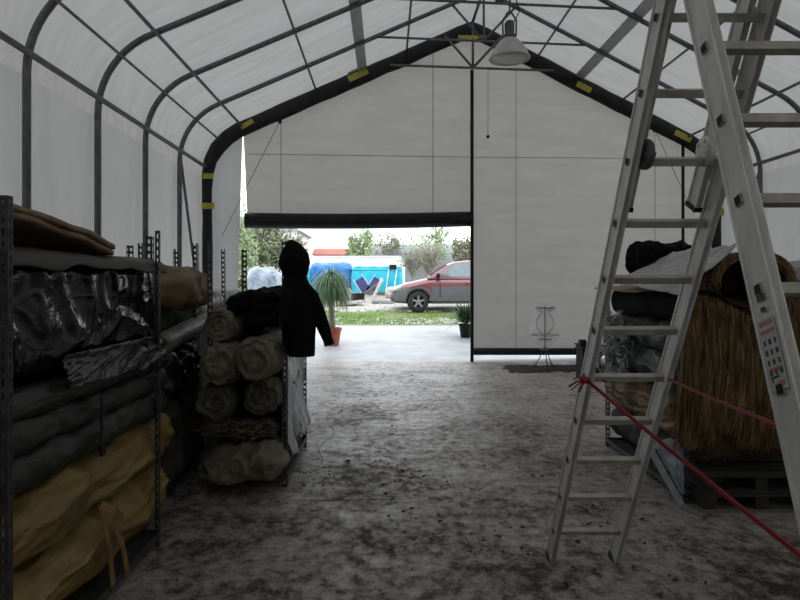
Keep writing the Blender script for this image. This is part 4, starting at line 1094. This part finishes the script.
MB().tube([(xa, GY - .02, zt), (xb_, GY - .02, zt), (xb_, GY + 2.4, zt), (xa, GY + 2.4, zt), (xa, GY - .02, zt)], .035, 8).build('top_rail', M['poolcyan'], pool)
for x in (388, 396):
    X = (x - CX) * GY / F; MB().beam((X - .10, GY - .35, gz(GY - .35)), (X + .03, GY - .06, zt - .02), .05, .05).build('leg', M['whitemetal'], pool)
MB().box((xb_ - .38, GY + .02, zt + .10), (.30, .2, .20)).build('filter_box', M['black'], pool)
item('tarpaulin', 'bright blue tarp heap left of the cyan pool', 'tarp', MB().bale(((331 - CX) * 26.2 / F, 26.9, g26 + .58), (1.72, 1.6, 1.28), .3, .10, 1.5, 71, 20, .05, (2, 2, 3)), M['tarpblue'])
item('tarpaulin', 'pale blue tarp heap behind the hanging jacket, left of the bright blue one', 'tarp', MB().bale(((300 - CX) * 26.2 / F, 27.0, g26 + .52), (1.1, 1.4, 1.1), .3, .10, 1.5, 72, 20, .05, (2, 2, 3)), M['poolcyan'])
# folded sun loungers leaning in the rubbish
def lounger(x, y, lb, tl):
    Y = 24.6; p = at(x, y, Y); p.z = gz(Y)
    t = thing('folding_chair', tuple(p), lb, 'chair', 'folding chairs in the yard')
    rt = Matrix.Rotation(R(tl), 3, 'Y'); c = p + Vector((0, 0, .42))
    MB().box(c, (.36, .05, .62), rt).build('seat_canvas', M['navy'], t)
    for sg in (-1, 1): 
        MB().beam(c + rt @ Vector((sg * .2, 0, -.4)), c + rt @ Vector((sg * .2, 0, .4)), .035, .035).build('frame', M['whitemetal'], t)
        MB().beam(c + rt @ Vector((sg * .22, .05, .1)), Vector((c.x + sg * .22, c.y + .4, p.z)), .03, .03).build('leg', M['whitemetal'], t)
lounger(363, 292, 'navy folding chair leaning left in the rubbish before the pool', -32); lounger(374, 292, 'navy folding chair leaning right in the rubbish before the pool', 32)
def debris(name, lb, cat, c, d, m, seed, tilt=0, rad=.03):
    c = Vector(c)
    return item(name, lb, cat, MB().bale(c, d, rad, rad * .5, 3, seed, 8, rot=Matrix.Rotation(R(tilt), 3, 'Y')), M[m])
def onground(x, Y, h): return ((x - CX) * Y / F, Y, gz(Y) + h)
debris('tub', 'black plastic tub among the rubbish left of the car', 'tub', onground(358, 22.7, .16), (.48, .4, .32), 'black', 81)
debris('board', 'pale board lying flat at the front of the rubbish', 'board', onground(348, 21.7, .08), (1.1, .5, .12), 'rubblewhite', 82, -6)
debris('board', 'pale board propped steeply beside the black tub', 'board', onground(377, 23.4, .38), (.10, .4, .95), 'rubblewhite', 83, 24)
debris('stone_slab', 'flat grey slab lying right of the propped board', 'slab', onground(383, 22.4, .06), (.8, .5, .12), 'kerb', 84, 3)
debris('plank', 'long dark plank lying before the cyan pool', 'plank', onground(386, 24.6, .10), (1.7, .12, .14), 'woodpale', 85, 2)
debris('sack', 'white rubble sack left of the black tub in the yard', 'sack', onground(343, 23.4, .22), (.6, .5, .44), 'rubblewhite', 86, 0, .15)
debris('sack', 'white rubble sack under the cyan pool edge near the car', 'sack', onground(393, 24.0, .20), (.55, .5, .40), 'rubblewhite', 87, 0, .15)
debris('beam', 'pale timber beam slanting over the rubbish towards the pool', 'beam', onground(369, 23.9, .30), (.9, .1, .1), 'woodpale', 88, -35)
# white plastic things at the left outside the door
item('plastic_sheet', 'pale blue plastic-wrapped stack outside at the left of the doorway', 'plastic', MB().bale(((262 - CX) * 16.6 / F, 16.9, gz(16.8) + .80), (.80, .8, 1.62), .25, .10, 2, 91, 24, .06, (2, 2, 2)), M['bluefilm'])
item('plastic_sheet', 'white plastic heap outside between wrapped stack and jacket', 'plastic', MB().bale(((279 - CX) * 18.5 / F, 18.7, gz(18.6) + .56), (.9, .9, 1.0), .3, .12, 2, 92, 22, .06, (2, 2, 2)), M['whitetarp'])
item('plastic_sheet', 'white plastic heap outside by the torn left wall edge', 'plastic', MB().bale(((243 - CX) * 16.5 / F, 16.6, gz(16.5) + .46), (.6, .8, .8), .25, .1, 2, 93, 20, .05, (2, 2, 2)), M['whitetarp'])

# ------------------------------------------------------------------ outside: walls, buildings, trees
g30 = gz(30)
wl = thing('boundary_wall', (-3, 31, g30), 'long whitewashed boundary wall behind the pool', 'wall'); wl['kind'] = 'structure'
MB().box((-3.6, 31, g30 + .76), (9.1, .2, 1.52)).build('wall_face', M['whitewall'], wl)
MB().box((-3.6, 31, g30 + 1.54), (9.16, .3, .06)).build('coping', M['whitewall'], wl)
def house(name, lb, c, d, mw, mr, roofh, over=.3, win=0, ridge='x'):
    t = thing(name, (c[0], c[1], c[2]), lb, 'building'); x, y, z = c; w, dp, h = d
    MB().box((x, y, z + h / 2), d).build('walls', M[mw], t)
    hw, hd = w / 2 + over, dp / 2 + over
    if ridge == 'x': vs = [(x - hw, y - hd, z + h), (x + hw, y - hd, z + h), (x + hw, y + hd, z + h), (x - hw, y + hd, z + h), (x - hw, y, z + h + roofh), (x + hw, y, z + h + roofh)]; fs = [(0, 1, 5, 4), (2, 3, 4, 5), (0, 4, 3), (1, 2, 5), (3, 2, 1, 0)]
    else: vs = [(x - hw, y - hd, z + h), (x + hw, y - hd, z + h), (x + hw, y + hd, z + h), (x - hw, y + hd, z + h), (x, y - hd, z + h + roofh), (x, y + hd, z + h + roofh)]; fs = [(0, 4, 5, 3), (1, 2, 5, 4), (0, 1, 4), (2, 3, 5), (3, 2, 1, 0)]
    MB().add(vs, fs).build('roof', M[mr], t)
    for k in range(win):
        xx = x - w / 2 + w * (k + .5) / win; MB().box((xx, y - dp / 2 - .01, z + h * .62), (.5, .06, .7)).build('window', M['darkpane'], t)
    return t
house('house', 'white gabled house at the far left beyond the trees', (-7.6, 40, g30), (4.6, 6, 3.3), 'whitewall', 'rooftile', 1.2, .3, 2, 'y')
house('shed', 'low red brick shed beyond the white wall', (-3.2, 44, g30), (3.6, 3, 2.15), 'brick', 'brick', .5, .1, 0)
# grey polytunnel far behind
t = thing('polytunnel', (2.4, 42, g30), 'long grey polytunnel far behind the white wall', 'greenhouse')
def ptf(u, v): a = math.pi * v; return (-1.1 + 7.6 * u, 42 - 2.6 * math.cos(a), g30 + .9 + 1.95 * math.sin(a) ** .8 if 0 < v < 1 else g30)
MB().grid(ptf, 20, 16).build('film_cover', M['polytunnel'], t, True)
for k in range(5):
    X = -1.1 + 1.9 * k; MB().tube([Vector(ptf(k / 4, j / 12)) + Vector((0, -.03, .02)) for j in range(13)], .04, 6).build('hoop', M['kerb'], t, True)
def tree(name, lb, cat, base, h, crown, m, n, seed, trunk=.08, leaf=.10, cz_=.65, twig=0, group=None):
    t = thing(name, base, lb, cat, group); b = Vector(base); r4 = random.Random(seed)
    if trunk:
        MB().tube([b, b + Vector((.05, 0, h * .35)), b + Vector((0, 0, h * .8))], [trunk, trunk * .75, trunk * .3], 8).build('trunk', M['twig'], t, True)
    mb = MB()
    for k in range(26 if not twig else twig):
        a = r4.uniform(0, 6.283); p = b + Vector((0, 0, h * r4.uniform(.2 if twig else .3, .6))); q = b + Vector((crown[0] * r4.uniform(.3, .95) * math.cos(a), crown[1] * r4.uniform(.3, .95) * math.sin(a), h * r4.uniform(.5, 1.0)))
        mb.tube([p, p.lerp(q, .5) + Vector((0, 0, .1)), q], [.025, .015, .006], 4, False)
    mb.build('branches', M['twig'], t)
    mb = MB(); cl = [(r4.uniform(-1, 1), r4.uniform(-1, 1), r4.uniform(-1, 1)) for _ in range(26)]
    for k in range(n):
        c = cl[k % 26]; p = Vector([c[i] * .72 + r4.gauss(0, .2) for i in range(3)])
        if p.length > 1.1: continue
        p = b + Vector((p.x * crown[0], p.y * crown[1], h * cz_ + p.z * crown[2]))
        u = Vector((r4.gauss(0, 1), r4.gauss(0, 1), r4.gauss(0, 1))).normalized(); v = u.orthogonal().normalized()
        L = leaf * r4.uniform(.6, 1.3); mb.add([p - u * L, p + v * L * .45, p + u * L, p - v * L * .45], [(0, 1, 2, 3)])
    if n: mb.build('crown', M[m], t)
    return t
tree('tree', 'olive green leafy tree outside at the left doorway edge', 'tree', onground(268, 25, 0), 3.2, (1.5, 1.2, 1.15), 'leafolive', 3600, 1, .09, .11)
tree('tree', 'slender green tree seen through the slit beside the left curtain', 'tree', onground(238, 22, 0), 3.4, (.7, .8, 1.6), 'leafbright', 2000, 2, .07, .10, .58)
tree('tree', 'light green bushy tree behind the pool, left of the polytunnel', 'tree', onground(360, 36, 0), 3.5, (.85, .9, 1.1), 'leafbright', 1800, 3, .08, .12)
tree('tree', 'light green tree rising in front of the polytunnel above the car', 'tree', onground(428, 38, 0), 3.6, (1.5, 1.0, 1.1), 'leafbright', 1000, 4, .09, .12, .74)
tree('tree', 'thin green tree before the polytunnel left of the tallest one', 'tree', onground(388, 39, 0), 3.4, (1.2, 1.0, .9), 'leafolive', 420, 5, .07, .12, .76)
tree('tree', 'green tree half hidden by the lowered curtain edge above the car', 'tree', onground(466, 36, 0), 3.2, (.9, .9, 1.0), 'leafolive', 1400, 6, .08, .12)
tree('bush', 'dry leafless bush behind the car bonnet, nearest the pool', 'bush', onground(413, 28, 0), 1.8, (.75, .6, .5), 'leafolive', 160, 7, .03, .07, .7, 150)
tree('bush', 'dry leafless bush behind the car bonnet, right of another dry bush', 'bush', onground(430, 28.5, 0), 2.0, (.75, .6, .5), 'leafolive', 160, 8, .03, .07, .7, 150)
tree('bush', 'low green bush beside the jacket at the left doorway edge', 'bush', onground(252, 20, 0), 1.6, (.8, .6, .6), 'leafolive', 900, 9, .03, .08, .6)
# far hedge line beyond the yard, filling the horizon
t = thing('hedge', (0, 60, g30), 'pale distant hedge along the horizon beyond the yard', 'hedge')
MB().bale((0, 60, g30 + 1.0), (70, 2.5, 2.0), .8, .9, .5, 99, 60).build('foliage', M['leafolive'], t, True)

# ------------------------------------------------------------------ light, camera
w = bpy.data.worlds.new('overcast_sky'); scene.world = w; w.use_nodes = True
nt = w.node_tree; bg = nt.nodes['Background']
tc = nt.nodes.new('ShaderNodeTexCoord'); sp = nt.nodes.new('ShaderNodeSeparateXYZ'); nt.links.new(tc.outputs['Generated'], sp.inputs['Vector'])
cr = nt.nodes.new('ShaderNodeValToRGB'); cr.color_ramp.elements[0].position = 0; cr.color_ramp.elements[0].color = (.96, .98, 1, 1)
cr.color_ramp.elements[1].position = 1; cr.color_ramp.elements[1].color = (.86, .93, 1, 1)
nt.links.new(sp.outputs['Z'], cr.inputs['Fac']); nt.links.new(cr.outputs['Color'], bg.inputs['Color'])
bg.inputs['Strength'].default_value = 2.7

cam = bpy.data.cameras.new('camera'); co = bpy.data.objects.new('camera', cam); col.objects.link(co)
co.location = (0, 0, HC); co.rotation_euler = (R(90), 0, 0)
cam.sensor_width = 36; cam.lens = F / 800 * 36; cam.shift_x = (400 - CX) / 800; cam.shift_y = -(300 - CY) / 800
cam.clip_start = .05; cam.clip_end = 400
scene.camera = co
vs_ = scene.view_settings
vs_.view_transform = 'Standard'; vs_.look = 'None'; vs_.gamma = 1; vs_.use_curve_mapping = False; vs_.exposure = 0
